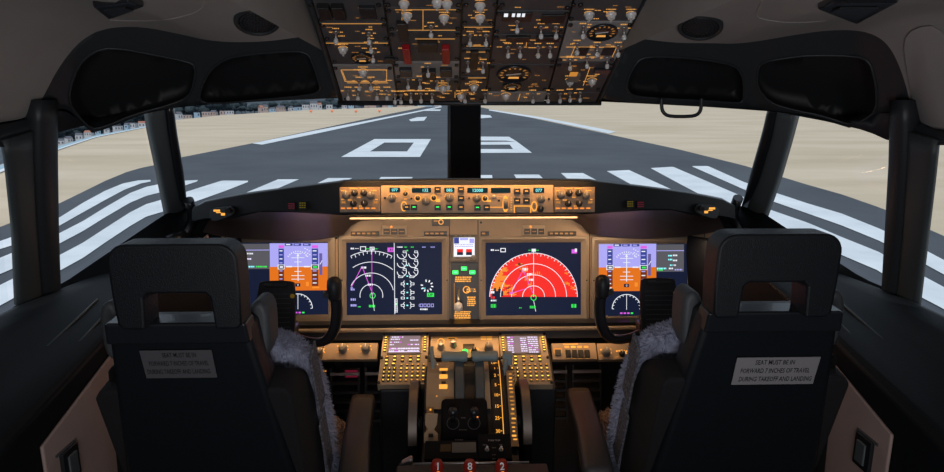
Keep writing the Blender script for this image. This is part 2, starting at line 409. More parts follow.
# grab handle hanging on the right windscreen header
g = MB(); gp = [atY(*p, 1.62) for p in ((661.5, 98), (661.5, 104), (662, 110), (665, 114.5), (671, 116.5), (690, 116.5), (697, 115), (700.5, 111), (701.5, 104), (701.5, 98))]
g.tube(smoothc(gp, 1, False), .0045, 'trimd', 10)
tag(g.build('grab_handle'), 'dark bar grab handle hanging above the right windscreen', 'grab handle')
# ceiling fittings: round vents, light fittings, seams, raised panel
def ceil_hit(u, v):
    """point where a sight line meets the liner (found on the built mesh)"""
    best = None; o = bpy.data.objects['ceiling']; d = ray(u, v).normalized()
    ok, loc, nor, _ = o.ray_cast(CAM, d)
    return (loc, nor) if ok else (CAM+d*1.3, V((0, -.3, -1)))
bpy.context.view_layer.update()
for u, v, nm in ((257, 18.5, 'left'), (700.5, 24, 'right')):
    p, n = ceil_hit(u, v); n = n if n.dot(ray(u, v)) < 0 else -n; n = (n+(CAM-p).normalized()*.30).normalized(); p = p+n*.006
    t = thing('ceiling_speaker', p, 'round black perforated speaker grille in the %s ceiling liner' % nm, 'speaker')
    mb = MB(); mb.lathe(p, n, [(.047, -.002), (.047, .004), (.044, .007), (.040, .006), (.038, .002)], 'mould', 32); mb.build('speaker_rim', t)
    mb = MB(); mb.lathe(p, n, [(.039, .0), (.039, .003), (.02, .0045), (0, .005)], 'black', 32)
    a = n.orthogonal().normalized(); b = n.cross(a)
    for r in range(1, 6):
        for k in range(6*r):
            an = 2*math.pi*k/(6*r); q = p+(a*math.cos(an)+b*math.sin(an))*r*.0066+n*.0042; mb.cyl(q, q+n*.0012, .0022, .0018, 'mould', 6)
    mb.build('speaker_grille', t)
for q4, nm in (([(92, -2), (142, -6), (143, -1), (108, 14)], 'left'), ([(816, -4), (818, 3), (857, 19), (878, -4)], 'right')):
    P = [ceil_hit(u, max(v, .5))[0] if v > -3 else ceil_hit(u, max(0, v))[0]+V((0, -.05, 0)) for u, v in q4]
    c = sum(P, V())/4; n = (P[1]-P[0]).cross(P[2]-P[1]).normalized(); n = n if n.z < 0 else -n
    t = thing('ceiling_light', c, 'black rectangular dome light unlit, set in the %s ceiling liner' % nm, 'ceiling light')
    mb = MB(); mb.prism([p-n*.01 for p in P], n*.022, 'black2'); mb.build('light_housing', t, bevel=.004)
    mb = MB(); mb.prism([c+(p-c)*.6+n*.012 for p in P], n*.004, 'trimd'); mb.build('lens', t, bevel=.001)
def seam(pts, nm, lab, r=.0014):
    mb = MB(); P = []
    for p in pts:
        h, n = ceil_hit(*p); P.append(h)
    mb.tube(P, r, 'liner', 6); return P, mb
for k, (pts, nm) in enumerate((([(110, 20), (140, 21), (165, 20), (190, 15), (203, 8), (204, 2)], 'left'), ([(762, 1), (755, 14), (760, 19), (790, 23), (825, 21)], 'right'))):
    pts = smoothc(pts, 3, False)
    P, mb = seam(pts, nm, ''); struct(mb.build('trim_%d' % (2+k)), 'thin raised seam of an access panel in the %s ceiling liner' % nm)
# raised corner liner panel (right and left), hugging the liner
for nm, s in SIDES:
    if s == 1: continue
    pts = smoothc([(901, 29), (950, 24), (960, 130), (925, 126), (916, 116), (908, 80)], 2)
    mb = MB(); P = [ceil_hit(*p)[0] for p in pts]; c = sum(P, V())/len(P)
    P = [p+(CAM-p).normalized()*.012 for p in P]
    mb.prism(P, (c-CAM).normalized()*.015, 'liner2'); struct(mb.build('trim_6', bevel=.004), 'raised warm grey corner panel at the right end of the ceiling')
# pillars
def pillar(num, lab, L, R, bulge, m, LR, RR, n=7):
    for nm, s in SIDES:
        bk = .012 if num == 13 else .04
        mb = MB(); a = [HS(*p) for p in (L if s == 1 else LR)]; b = [HS(*p) for p in (R if s == 1 else RR)]; a = resample(a, 12); b = resample(b, 12); rings = []
        for p, q in zip(a, b):
            c = (p+q)/2; inw = V((-c.x, -c.y*.6+.4, 0)).normalized(); r = []
            for k in range(n+1):
                t = k/n; r.append(p.lerp(q, t)+inw*bulge*(math.sin(math.pi*t)**.5))
            r += [q-inw*bk, p-inw*bk]; rings.append(r)
        mb.loft(rings, m, caps=True); struct(mb.build('trim_%d' % (num if s == 1 else num+1)), lab+', '+nm+' side')
pillar(7, 'grey flank of the pillar between windscreen and side window', [(150, 108), (153, 130), (162, 175), (170, 218)], [(166, 105), (168, 130), (178, 175), (186, 214)], .003, 'trimg', [(794, 112), (787, 140), (776, 180), (763, 218)], [(777, 105), (770, 140), (757, 180), (745, 214)])
pillar(9, 'dark glossy windscreen pillar', [(164, 104), (167, 130), (174, 175), (179, 200)], [(173, 104), (176, 130), (184, 175), (187, 210)], .018, 'black2', [(779, 104), (772, 140), (760, 180), (750, 200)], [(769, 104), (763, 130), (750, 175), (741, 210)])
pillar(11, 'thick black pillar between the two side windows', [(33, 100), (33, 160), (36, 230), (43, 312)], [(58, 100), (58, 160), (59, 230), (61, 305)], .02, 'trimd', [(911, 100), (910, 160), (905, 230), (897, 316)], [(890, 100), (889, 160), (885, 230), (881, 305)])
pillar(13, 'grey inner frame of the rear side window', [(3, 140), (7, 160), (14, 230), (17, 305)], [(35, 130), (35, 160), (38, 230), (45, 318)], .008, 'trimf2', [(937, 140), (933, 180), (926, 240), (918, 308)], [(905, 130), (904, 160), (900, 230), (894, 320)])
# pillar knuckle fold at the base
for nm, s in SIDES:
    mb = MB(); P = [HS(*p, -.03) for p in ((182, 196), (186, 206), (187, 216), (181, 228), (170, 240))]
    mb.tube(sd(P, s), .016, 'black2', 12); mb.tube(sd([HS(158, 238, -.03), HS(175, 232, -.03), HS(200, 240, -.03)], s), .022, 'black2', 12)
    tag(mb.build('pillar_hose'), 'black flexible hose at the foot of the %s windscreen pillar' % nm, 'hose')
# centre post
mb = MB(); P = [atY(*p, 2.36) for p in ((451, 92), (481, 92), (481, 190), (451, 190))]
mb.prism(P, V((0, .06, 0)), 'post'); a = atY(449.5, 92, 2.37); b = atY(449.5, 190, 2.37); mb.cyl(a, b, .008, .008, 'trimd', 10)
struct(mb.build('trim_15', bevel=.01), 'black centre post between the two windscreens')
# glass panes
def pane(num, pts, s, lab):
    mb = MB(); panel_px(mb, pts, [], HS, 'glass', s == -1, off=.045, cuts=3); struct(mb.build('window_%d' % num), lab)
W1 = [(160, 100), (300, 86), (453, 84), (453, 194), (300, 202), (180, 216)]
W2 = [(50, 125), (150, 108), (172, 222), (54, 296)]; W3 = [(-30, 140), (12, 140), (26, 310), (-30, 345)]
for s, k, nm in ((1, 1, 'left'), (-1, 4, 'right')):
    pane(k, W1, s, 'glass of the %s front windscreen' % nm); pane(k+1, W2, s, 'glass of the %s sliding side window' % nm); pane(k+2, W3, s, 'glass of the %s rear side window' % nm)
# side consoles and inner kick panels
for nm, s in SIDES:
    t = thing('side_console', (-.97*s, 1.3, 0), 'black side console with beige inner face along the %s wall' % nm, 'console')
    prof = [(-.86, 0), (-.86, .86), (-.875, .885), (-.93, .90), (-.99, .93), (-1.04, .99), (-1.085, 1.01), (-1.10, 1.0), (-1.10, 0)]
    yy = [.3, 1.0, 1.5, 1.7, 1.9, 2.02]; rings = []
    for y in yy:
        k = 1 if y < 1.6 else 1-.18*(y-1.6)/.45; rings.append(sd([V((max(x*k, -1.1*k), y, z+min(.22, max(0, y-1.17)*.30)*max(.05, 1-max(0, z-.86)/.15*.9)*(z > .5))) for x, z in prof], s))
    mb = MB(); mb.loft(rings, 'consd', caps=True, smooth=False); mb.build('console_body', t, bevel=.008)
    mb = MB()
    for x, z in ((-.905, .897), (-.955, .917)):
        zz = lambda y: z+min(.22, max(0, y-1.17)*.30)*max(.05, 1-max(0, z-.86)/.15*.9)+.001
        mb.tube(sd([V((x, y, zz(y))) for y in (.4, 1.0, 1.17, 1.5, 1.6)], s), .003, 'trimf2', 6)
    mb.build('edge_strip', t)
    mb = MB(); mb.prism(sd([V((-.858, 1.17, .30)), V((-.858, 1.72, .30)), V((-.858, 1.72, .99)), V((-.858, 1.17, .835))], s), V((.008*s, 0, 0)), 'beige'); mb.build('inner_panel', t, bevel=.004)
    mb = MB(); c = atX(70, 464, -.848); c.x *= s; mb.box(c, (.012, .055, .075), 'black'); mb.box(c+V((.008*s, 0, 0)), (.006, .03, .05), 'trimg'); mb.build('latch', t, bevel=.004)
    mb = MB(); c = atX(66, 448, -.849); c.x *= s; mb.box(c, (.003, .07, .006), 'placard'); mb.build('placard', t)
    mb = MB(); mb.prism(sd([V((-.86, 1.72, .35)), V((-.82, 2.0, .35)), V((-.82, 2.0, 1.09)), V((-.86, 1.72, 1.02))], s), V((.006*s, 0, 0)), 'beige'); mb.build('forward_panel', t, bevel=.003)
# ================================================================ OUTSIDE
GZ = -2.5
def gr(u, v, h=0): return atZ(u, v, GZ+h)
def omat(name, c1, c2, sc, stretch=(1, 1, 1), rough=.9, sc2=None):
    m = bpy.data.materials.new(name); m.use_nodes = True; nt = m.node_tree; b = nt.nodes['Principled BSDF']; b.inputs['Roughness'].default_value = rough; b.inputs['Specular IOR Level'].default_value = .1
    g = nt.nodes.new('ShaderNodeNewGeometry'); mp = nt.nodes.new('ShaderNodeMapping'); mp.inputs['Scale'].default_value = stretch
    n = nt.nodes.new('ShaderNodeTexNoise'); n.inputs['Scale'].default_value = sc; n.inputs['Detail'].default_value = 7; n.inputs['Roughness'].default_value = .62
    r = nt.nodes.new('ShaderNodeValToRGB'); r.color_ramp.elements[0].color = (*c1, 1); r.color_ramp.elements[1].color = (*c2, 1); r.color_ramp.elements[0].position = .32; r.color_ramp.elements[1].position = .68
    nt.links.new(g.outputs['Position'], mp.inputs[0]); nt.links.new(mp.outputs[0], n.inputs['Vector']); nt.links.new(n.outputs['Fac'], r.inputs[0]); nt.links.new(r.outputs[0], b.inputs['Base Color']); return m
M['sand'] = omat('desert_sand', (.46, .375, .265), (.60, .50, .375), .05, (1, 3.0, 1))
M['asphalt'] = omat('runway_asphalt', (.062, .071, .083), (.088, .099, .113), .12)
M['paint'] = omat('runway_paint', (.56, .60, .635), (.70, .735, .765), .5)
M['tree'] = omat('tree_leaves', (.02, .03, .04), (.06, .08, .085), .5)
M['hill'] = omat('far_hill', (.05, .065, .08), (.09, .11, .125), .02)
M['wallw'] = mat('house_wall', (.55, .54, .54), .8); M['wallp'] = mat('house_wall_pink', (.48, .36, .31), .8); M['wallb'] = mat('house_wall_blue', (.35, .48, .58), .8)
M['roof'] = mat('house_roof', (.10, .10, .12), .8); M['roofr'] = mat('house_roof_clay', (.35, .15, .10), .8)
M['water'] = mat('canal_water', (.12, .30, .38), .25); M['cone'] = mat('marker_orange', (.95, .30, .16), .5)
def gpoly(mb, pts, h, m, closed=True): return mb.poly([gr(*p, h) for p in pts], m)
def strip_poly(mb, up, lo, h, m):   # quads between an upper and a lower traced edge
    a = resample([gr(*p, h) for p in up], 90); b = resample([gr(*p, h) for p in lo], 90)
    top = [a, b]; mb.loft(top, m, closed=False, smooth=False)
# runway slab
EL = [(449, 103), (440, 104), (392, 113.5), (310, 131), (250, 144), (200, 154), (180, 158), (154.7, 165.5), (140, 168.6), (127, 172.4), (105, 181.5), (83, 192.5), (59.6, 204), (30, 216), (10, 224), (0, 228), (-60, 250)]
ER = [(460, 103), (489, 109), (560, 124), (620, 137), (680, 150), (744, 166), (777, 176), (807.8, 185.4), (841.7, 195), (881.6, 209), (927, 229.5), (944, 237), (1010, 270)]
L3 = [gr(*p) for p in EL]; R3 = [gr(*p) for p in ER]
mb = MB(); a = resample(L3, 2500); b = resample(R3, 2500)
aft = [V((L3[-1].x, -60, GZ)), V((R3[-1].x, -60, GZ))]
a.append(aft[0]); b.append(aft[1])
mb.loft([[p+V((0, 0, .03)) for p in a], [p+V((0, 0, .03)) for p in b]], 'asphalt', closed=False, smooth=False)
struct(mb.build('runway'), 'dark grey asphalt runway running away to the horizon')
# desert ground, ends at a rim on the left beyond which the town lies in a valley
RIM = [(449, 102.6), (439, 105.3), (386, 107.4), (310, 110), (220, 115.3), (176, 120), (145, 126.5), (95, 135.5), (59, 146), (20, 158), (-30, 175)]
rim3 = [gr(*p) for p in RIM]
mb = MB(); R = resample(rim3, 2500); inner = resample(L3, 2500)
mb.loft([inner, R, [V((p.x*1.15, p.y*1.15, GZ-14)) for p in R]], 'sand', closed=False, smooth=False)
mb.poly([L3[-1], R[-1], V((R[-1].x, -80, GZ)), V((L3[-1].x, -80, GZ))], 'sand')
o = R3; far = [V((R3[0].x+5, 1800, GZ))]+[V((2200*math.sin(t), 2200*math.cos(t), GZ+4)) for t in [math.radians(x) for x in (5, 15, 25, 40, 60, 80, 95)]]
mb.loft([resample(R3, 2500), resample(far, 2500)], 'sand', closed=False, smooth=False)
mb.poly([R3[-1], far[-1], V((2200, -300, GZ)), V((R3[-1].x, -80, GZ))], 'sand')
# low dune beyond
fr = resample(far, 30); mb.loft([fr, [V((p.x*1.3, p.y*1.3, GZ+35+10*math.sin(i*.8))) for i, p in enumerate(fr)]], 'sand', closed=False)
struct(mb.build('ground'), 'flat pale desert sand on both sides of the runway')
mb = MB(); mb.add([(-1900, -200, -40), (400, -200, -40), (400, 2600, -40), (-1900, 2600, -40)], [[0, 1, 2, 3]], 'hill'); 
rid = []
for i in range(60):
    t = math.radians(-88+i*1.6); r = 1500; rid.append((V((r*math.sin(t), r*math.cos(t), -40)), V((1.1*r*math.sin(t), 1.1*r*math.cos(t), 8+ (18+6*math.sin(i*1.7)+5*math.sin(i*.6)) * min(1,(60-i)/20)))))
mb.loft([[a for a, b in rid], [b for a, b in rid]], 'hill', closed=False); struct(mb.build('hills'), 'dark slate hills behind the town')
# canal along the rim
mb = MB(); cw = [(p[0], p[1]) for p in RIM[5:]]
c1 = [gr(*p) for p in cw]; d1 = [p*1.0+V((p.x, p.y, 0)).normalized()*(-.9) for p in c1]; e1 = [p*1.0+V((p.x, p.y, 0)).normalized()*(-4.2) for p in c1]; f1 = [p+V((p.x, p.y, 0)).normalized()*(-6) for p in c1]
up = lambda L, h: [V((p.x, p.y, GZ+h)) for p in L]
mb.loft([up(resample(d1, 40), .05), up(resample(e1, 40), .05)], 'water', closed=False, smooth=False); struct(mb.build('canal'), 'thin blue water channel at the left edge of the sand')
mb = MB(); mb.loft([up(resample(e1, 40), .06), up(resample(f1, 40), .06)], 'paint', closed=False, smooth=False); struct(mb.build('kerb'), 'pale kerb beside the water channel')
# painted markings: each stripe one thing
def stripe(label, U, Lw=None, name='threshold_stripe', grp='threshold stripes painted on the runway', cat='runway stripe', poly=None):
    mb = MB()
    if poly: P = [gr(*p, .05) for p in poly]; mb.prism([p-V((0, 0, .015)) for p in P], V((0, 0, .015)), 'paint')
    else: strip_poly(mb, U, Lw, .05, 'paint')
    return tag(mb.build(name, loc=gr(*( (poly or U)[0]))), label, cat, grp)
stripe('white threshold stripe nearest the sand in the left side window, with a pointed tip', [(150.5, 179.8), (138, 180.4), (123, 183.4), (105, 190.8), (83, 202.7), (59.6, 217.3), (30, 229), (10, 237.6), (0, 241), (-30, 255)], [(150.5, 181.5), (141, 183.4), (124.4, 189.7), (105, 200), (83, 212.3), (59.6, 225.5), (30, 238), (10, 246), (0, 249), (-30, 264)])
stripe('white threshold stripe second from the sand in the left side window', [(198, 180), (180, 180.8), (160, 184), (146.4, 186.7), (130, 193), (105, 207.4), (83, 221), (59.6, 233), (10, 253.7), (-30, 270)], [(197, 181.5), (180, 187), (163, 191.7), (146.4, 195.8), (130, 202.7), (105, 217.3), (83, 231), (59.6, 243.4), (14, 268), (-30, 287)])
stripe('white threshold stripe third from the sand, ending beside the left windscreen pillar', [(248, 180.7), (222, 180.5), (195, 189), (164, 199), (146.4, 204), (130, 212.3), (105, 228.3), (83, 242.6), (59.6, 255), (14, 278), (-30, 300)], [(248, 182), (225, 191), (192, 202.7), (165, 211), (146.4, 216.5), (130, 226), (105, 242.6), (83, 257.8), (59.6, 270.7), (15.6, 297), (-30, 322)])
for lab, pl in (('white threshold stripe above the left end of the glareshield', [(278, 179.3), (298.6, 179.3), (262, 195), (190, 225), (160, 232), (238, 196)]),
 ('white threshold stripe above the yellow and red lamps on the left glareshield', [(328, 178), (352, 178), (337, 185), (300, 202), (265, 206), (311, 186.5)]),
 ('white threshold stripe directly below the painted numeral 0', [(381, 177), (412.7, 177), (408, 183), (400, 200), (360, 200), (375, 183)]),
 ('white threshold stripe just right of the black centre post', [(478, 175), (492, 175), (495, 195), (470, 195)]),
 ('white threshold stripe directly below the painted numeral 3', [(514, 174.5), (539, 174.5), (560, 195), (527, 195)]),
 ('white threshold stripe above the right end of the autopilot panel', [(561, 173), (583, 173), (604.6, 184.5), (640, 205), (600, 205), (570, 181)]),
 ('white threshold stripe above the lamps on the right glareshield', [(607, 171), (629, 170), (697, 201), (770, 240), (740, 250), (645, 192)])): stripe(lab, None, poly=pl)
stripe('white threshold stripe second from the sand, passing behind the right windscreen pillar', [(651, 168), (673, 166.7), (743, 196.6), (765.4, 208), (807.8, 222.7), (841.7, 237), (878, 251.5), (919.6, 274), (944, 287), (985, 310)], [(651, 168.3), (680, 184), (720, 205), (743, 214), (765.4, 221), (807.8, 240), (841.7, 255), (877, 270), (918, 295.5), (944, 309), (985, 335)])
stripe('white threshold stripe nearest the sand, seen across the right side window', [(692.5, 166), (708, 166), (744, 182), (768.8, 190.5), (807.8, 203.4), (841.7, 213.5), (880, 228.8), (924.7, 249.8), (944, 260), (985, 280)], [(692.5, 166.6), (743, 189), (768.8, 200), (807.8, 213.5), (841.7, 225.4), (879, 240.6), (923, 263), (944, 274.5), (985, 296)])
o = stripe('long white edge line on the left side of the runway', [(441, 106.3), (373, 119.6), (310, 131.5), (252, 143.3)], [(442, 107), (373, 121.4), (318, 133.2), (262, 144.6)], 'runway_edge_line', None, 'runway line')
o = stripe('long white edge line on the right side of the runway', [(489, 109.3), (540, 117), (580, 124.5), (616, 131.6)], [(489, 110.4), (540, 119), (575, 126.2), (609, 133.6)], 'runway_edge_line', None, 'runway line')
stripe('short white bar just beyond the painted numeral 0', None, None, 'runway_bar', None, 'runway bar', [(409, 119.6), (417, 117.2), (427, 116.8), (424, 120.6), (411, 121.2)])
stripe('small white bar far up the runway near the overhead panel', None, None, 'runway_bar', None, 'runway bar', [(422, 110.8), (432, 109.4), (441, 109.4), (440, 110.8)])
stripe('small white bar just right of the centre post', None, None, 'runway_bar', None, 'runway bar', [(478, 114.6), (490, 115.2), (492, 117.4), (478, 118.4)])
mb = MB(); O_ = [gr(*p, .05) for p in ((341.2, 156.9), (374.4, 139), (431, 139), (420, 156.9))]; I_ = [gr(*p, .05) for p in ((370, 151.4), (384.4, 142.5), (413.8, 142.5), (407, 151.4))]
mb.loft([O_, I_], 'paint', smooth=False); tag(mb.build('painted_numeral', loc=O_[0]), 'large white boxlike numeral 0 painted on the runway, left of the centre post', 'runway marking')
mb = MB()
for q in ([(462, 136.5), (509, 136.7), (517, 141.6), (516, 141.8), (506, 140.6), (462, 140.4)], [(466, 141.9), (508, 141.7), (517, 141.7), (532, 152.7), (513, 149), (509.8, 144.6), (466, 144.8)], [(461, 149), (513, 149), (532, 152.7), (461, 153)]): mb.poly([gr(*p, .05) for p in q], 'paint')
tag(mb.build('painted_numeral', loc=gr(462, 137)), 'large white numeral 3 painted on the runway, partly hidden behind the centre post', 'runway marking')
for k, (u, v, w) in enumerate(((311, 112.2, 'farthest left'), (332, 112, 'second from the left'), (356, 112.3, 'third from the left'), (379.5, 112, 'nearest the runway'))):
    p = gr(u, v+.8, 0); r = 1.5*(p.y/640)
    mb = MB(); mb.lathe(p, (0, 0, 1), [(r*.2, 0), (r*.25, r*.3), (r*.95, r*1.1), (r, r*1.5), (r*.8, r*1.9), (0, r*2)], 'cone', 10); tag(mb.build('runway_marker', loc=p), 'small orange runway marker on the sand, '+w+' of the row of four', 'marker', 'orange markers on the sand')
# the town in the valley
rr = random.Random(3)
def rimv(u):
    for (a, b), (c, d) in zip(RIM, RIM[1:]):
        if c <= u <= a: return b+(d-b)*(a-u)/(a-c)
    return 120
def house(u, k):
    D = rr.uniform(480, 620); v = rimv(u)-rr.uniform(-.5, 1.0); d = ray(u, v); t = D/math.hypot(d.x, d.y); p = CAM+d*t; sc = t/640; h = rr.uniform(3, 6.0)*sc; w = rr.uniform(3, 8)*sc; dp = rr.uniform(4, 8)*sc; base = -36
    wm = rr.choice(['wallw', 'wallw', 'wallp', 'wallb']); flat = rr.random() < .4
    col = {'wallw': 'white', 'wallp': 'pinkish', 'wallb': 'pale blue'}[wm]
    where = 'beyond the sand in the left side window' if u < 165 else 'beyond the sand at the left end of the windscreen' if u < 300 else 'beyond the sand near the overhead panel'
    ob = thing('house', (p.x, p.y, base), '%s %s town house %s, %s' % (col, 'flat-roofed' if flat else 'pitched-roof', where, ('small', 'low', 'wide', 'tall')[k % 4]), 'house', 'town houses beyond the sand')
    q = Quaternion((0, 0, 1), rr.uniform(-.5, .5)-math.atan2(p.x, p.y))
    mb = MB(); H = p.z+h-base; mb.box((p.x, p.y, base+H/2), (w, dp, H), wm, q)
    n = max(1, int(w/(2.2*sc)))
    for i in range(n): mb.box(V((p.x, p.y, p.z+h*.55))+q @ V((-w/2+(i+.5)*w/n, -dp/2, 0)), (w/n*.4, .1, h*.4), 'roof', q)
    mb.build('wall', ob)
    mb = MB(); c = V((p.x, p.y, base+H))
    if flat: mb.box(c, (w*1.04, dp*1.04, h*.1), 'roof', q)
    else:
        e = [c+q @ V((i*w/2*1.08, j*dp/2*1.08, 0)) for i, j in ((-1, -1), (1, -1), (1, 1), (-1, 1))]; r1 = c+q @ V((-w/2, 0, h*.4)); r2 = c+q @ V((w/2, 0, h*.4))
        mb.add(e+[r1, r2], [[0, 1, 5, 4], [2, 3, 4, 5], [1, 2, 5], [3, 0, 4], [0, 3, 2, 1]], 'roofr' if rr.random() < .4 else 'roof')
    mb.build('roof', ob)
us = [62, 70, 79, 88, 99, 108, 118, 126, 134, 142, 180, 188, 197, 206, 214, 222, 229, 262, 266, 272, 281, 290, 300, 307, 313, 319, 331, 344, 352, 366, 372, 384, 392, 401, 410, 420, 429, 436]
for k, u in enumerate(us): house(u+rr.uniform(-1.5, 1.5), k)
TREEM = []
for j in range(4):
    mb = MB(); R_ = random.Random(j)
    for i in range(14):
        c = V((R_.uniform(-.6, .6), R_.uniform(-.6, .6), R_.uniform(.7, 1.6))); r = R_.uniform(.35, .6)
        prof = [(r*math.sin(math.pi*t/6)*R_.uniform(.85, 1.15), -r*math.cos(math.pi*t/6)) for t in range(7)]; mb.lathe(c, (R_.uniform(-.3, .3), R_.uniform(-.3, .3), 1), prof, 'tree', 8)
    mb.cyl((0, 0, -6), (0, 0, .8), .12, .08, 'roof', 6)
    ob = mb.build('tree_source', loc=(0, 0, 0)); TREEM.append(ob.data); bpy.data.objects.remove(ob)
for k in range(95):
    u = 56+(k/94)*390+rr.uniform(-2, 2)
    if 150 < u < 165: u += 20
    D = 640+((k*5)%13)*95; v = rimv(min(u, 440))-rr.uniform(.0, 2.0); d = ray(u, v); t = D/math.hypot(d.x, d.y); p = CAM+d*t; sc = t/640
    hh = rr.uniform(3.0, 5)*sc if u > 235 else rr.uniform(6, 10)*sc
    o = bpy.data.objects.new('tree', TREEM[k % 4]); COL.objects.link(o); o.location = p; o.scale = (hh*1.3, hh*1.3, hh); o.rotation_euler = (0, 0, rr.uniform(0, 6))
    tag(o, 'dark bushy tree among the town houses beyond the sand', 'tree', 'dark trees behind the town houses')
# ================================================================ LIGHT
sun = bpy.data.lights.new('sun', 'SUN'); sun.energy = 1.55; sun.angle = math.radians(3); sun.color = (1, .97, .93)
so = bpy.data.objects.new('sun', sun); COL.objects.link(so); so.rotation_euler = (math.radians(-38), 0, 0)   # from behind and above: never shines in through the windscreens
so.rotation_euler = (math.radians(38), 0, 0)
w = bpy.data.worlds.new('world'); S.world = w; w.use_nodes = True
bgn = w.node_tree.nodes['Background']; bgn.inputs[0].default_value = (.72, .84, 1, 1); bgn.inputs[1].default_value = .85
def area(name, p, d, sx, sy, e, col, spread=180):
    l = bpy.data.lights.new(name, 'AREA'); l.shape = 'RECTANGLE'; l.size = sx; l.size_y = sy; l.energy = e; l.color = col; l.spread = math.radians(spread)
    o = bpy.data.objects.new(name, l); COL.objects.link(o); o.location = p; o.rotation_euler = V(d).to_track_quat('-Z', 'Y').to_euler(); return o
WARM = (1, .50, .18)
area('cabin_fill_light', (0, -.4, 1.15), (0, .8, .6), .9, .5, 10, (.96, .95, 1))  # unseen fill added behind the camera to brighten the ceiling, not a cabin lamp
S.view_settings.view_transform = 'Standard'; S.view_settings.look = 'None'; S.view_settings.exposure = 0; S.view_settings.gamma = 1; S.view_settings.use_curve_mapping = False
# ================================================================ GLARESHIELD
gs = thing('glareshield', (0, 1.9, 1.2), 'black glareshield hood running the full width below the windscreens', 'glareshield')
ST = [(192, 209, 1.97, 222), (205, 202, 1.95, 219), (222, 198.5, 1.93, 219), (241, 195, 1.91, 215), (262, 192, 1.89, 211.5), (290, 188.3, 1.865, 211.5), (318, 185, 1.84, 213.5), (338, 182.6, 1.81, 214.5), (344, 181.5, 1.80, 214.5), (400, 180.4, 1.80, 214.5), (461, 180, 1.80, 214.5)]
top = [atY(u, v, y) for u, v, y, b in ST]; bot = [atY(u, b, y+.004) for u, v, y, b in ST]; rear = [HS(u, v+3, -.012) for u, v, y, b in ST]
for L_ in (top, bot, rear): L_[-1].x = 0
zc = top[-1].z
def fullx(L): return [V(p) for p in L]+[mir(p) for p in reversed(L[:-1])]
mb = MB(); T, B, Rr = fullx(top), fullx(bot), fullx(rear)
lip = [p+V((0, .012, .004)) for p in T]; B2 = [p+V((0, .10, .010)) for p in B]
mb.loft([B2, B, T], 'black', closed=False, smooth=False); mb.loft([T, lip, Rr, [p-V((0, 0, .05)) for p in Rr]], 'mould', closed=False)
hood = mb.build('hood', gs, bevel=.003)
# padded underside curving back to the instrument panel
PP = Pl(atY(467, 285, 2.0), V((0, -math.cos(math.radians(10)), math.sin(math.radians(10)))))
UB = [(205, 232), (222, 236), (250, 239), (290, 240.5), (330, 238), (345, 234), (356, 221), (400, 218.5), (461, 218.5)]
UT = [(209, 220), (232, 219), (258, 212), (290, 212), (326, 214), (338, 215), (352, 215.5), (400, 215), (461, 215)]
UY = [1.94, 1.92, 1.90, 1.87, 1.84, 1.83, 1.83, 1.83, 1.83]
ut = [atY(u, v, y) for (u, v), y in zip(UT, UY)]; ub = [PP.at(u, v, .02) for u, v in UB]
for L_ in (ut, ub): L_[-1].x = 0
um = [a.lerp(b, .5)+V((0, .02, .012)) for a, b in zip(ut, ub)]
mb = MB(); mb.loft([fullx(resample(x, 24)) for x in (ut, um, ub)], 'under', closed=False); mb.build('padded_underside', gs)
for s, nm in SIDES and ((1, 'left'), (-1, 'right')):
    def fp(u, v, h=0):   # point on the wing's front face (left-hand trace)
        k = max(0, min(len(ST)-2, next((i for i in range(len(ST)-1) if ST[i+1][0] >= u), 0))); a, b = ST[k], ST[k+1]; y = a[2]+(b[2]-a[2])*(u-a[0])/(b[0]-a[0]); return atY(u, v, y-.001-h)
    for (u0, v0, u1, v1), m, cl in (((287.5, 202.5, 295.5, 210), 'redl', 'red'), ((298.5, 201.8, 306.5, 209.5), 'yeld', 'yellow')):
        q = [fp(u0, v1), fp(u1, v1), fp(u1, v0), fp(u0, v0)]; mb = MB(); mb.prism(sd(q, s), V((0, -.006, 0)), 'screw')
        for k in range(3):
            for j in range(3):
                a = v0+.8+k*(v1-v0-1)/3; b = a+.9; x0 = u0+.8+j*(u1-u0-1.2)/3; x1 = x0+(u1-u0)/3-.9; mb.poly(sd([fp(x0, b, .0066), fp(x1, b, .0066), fp(x1, a, .0066), fp(x0, a, .0066)], s), m)
        o = mb.build('caution_lamp', gs); o['label'] = 'dim %s caution lamp' % cl
    t = thing('map_light_switch', sd([fp(222, 213)], s)[0], 'oval dark switch pod with amber marks at the %s end of the glareshield' % nm, 'switch')
    pts = smoothc([(209.5, 208), (232, 205), (236.5, 208), (235, 215), (218, 221), (212, 220)], 2)
    mb = MB(); mb.prism(sd([fp(*p) for p in pts], s), V((0, -.014, 0)), 'trimd'); mb.build('pod', t, bevel=.003)
    mb = MB()
    for a, b, c_, d_ in ((213.5, 209.6, 220, 211.6), (221, 213, 225, 215.5), (216, 212, 221, 213)): mb.poly(sd([fp(a, d_, .016), fp(c_, d_, .016), fp(c_, b, .016), fp(a, b, .016)], s), 'amber')
    mb.build('lit_marks', t)
    k = sd([fp(229, 210, .014)], s)[0]; mb = MB(); mb.cyl(k, k+V((0, -.014, 0)), .009, .007, 'knob', 14); mb.build('knob', t)
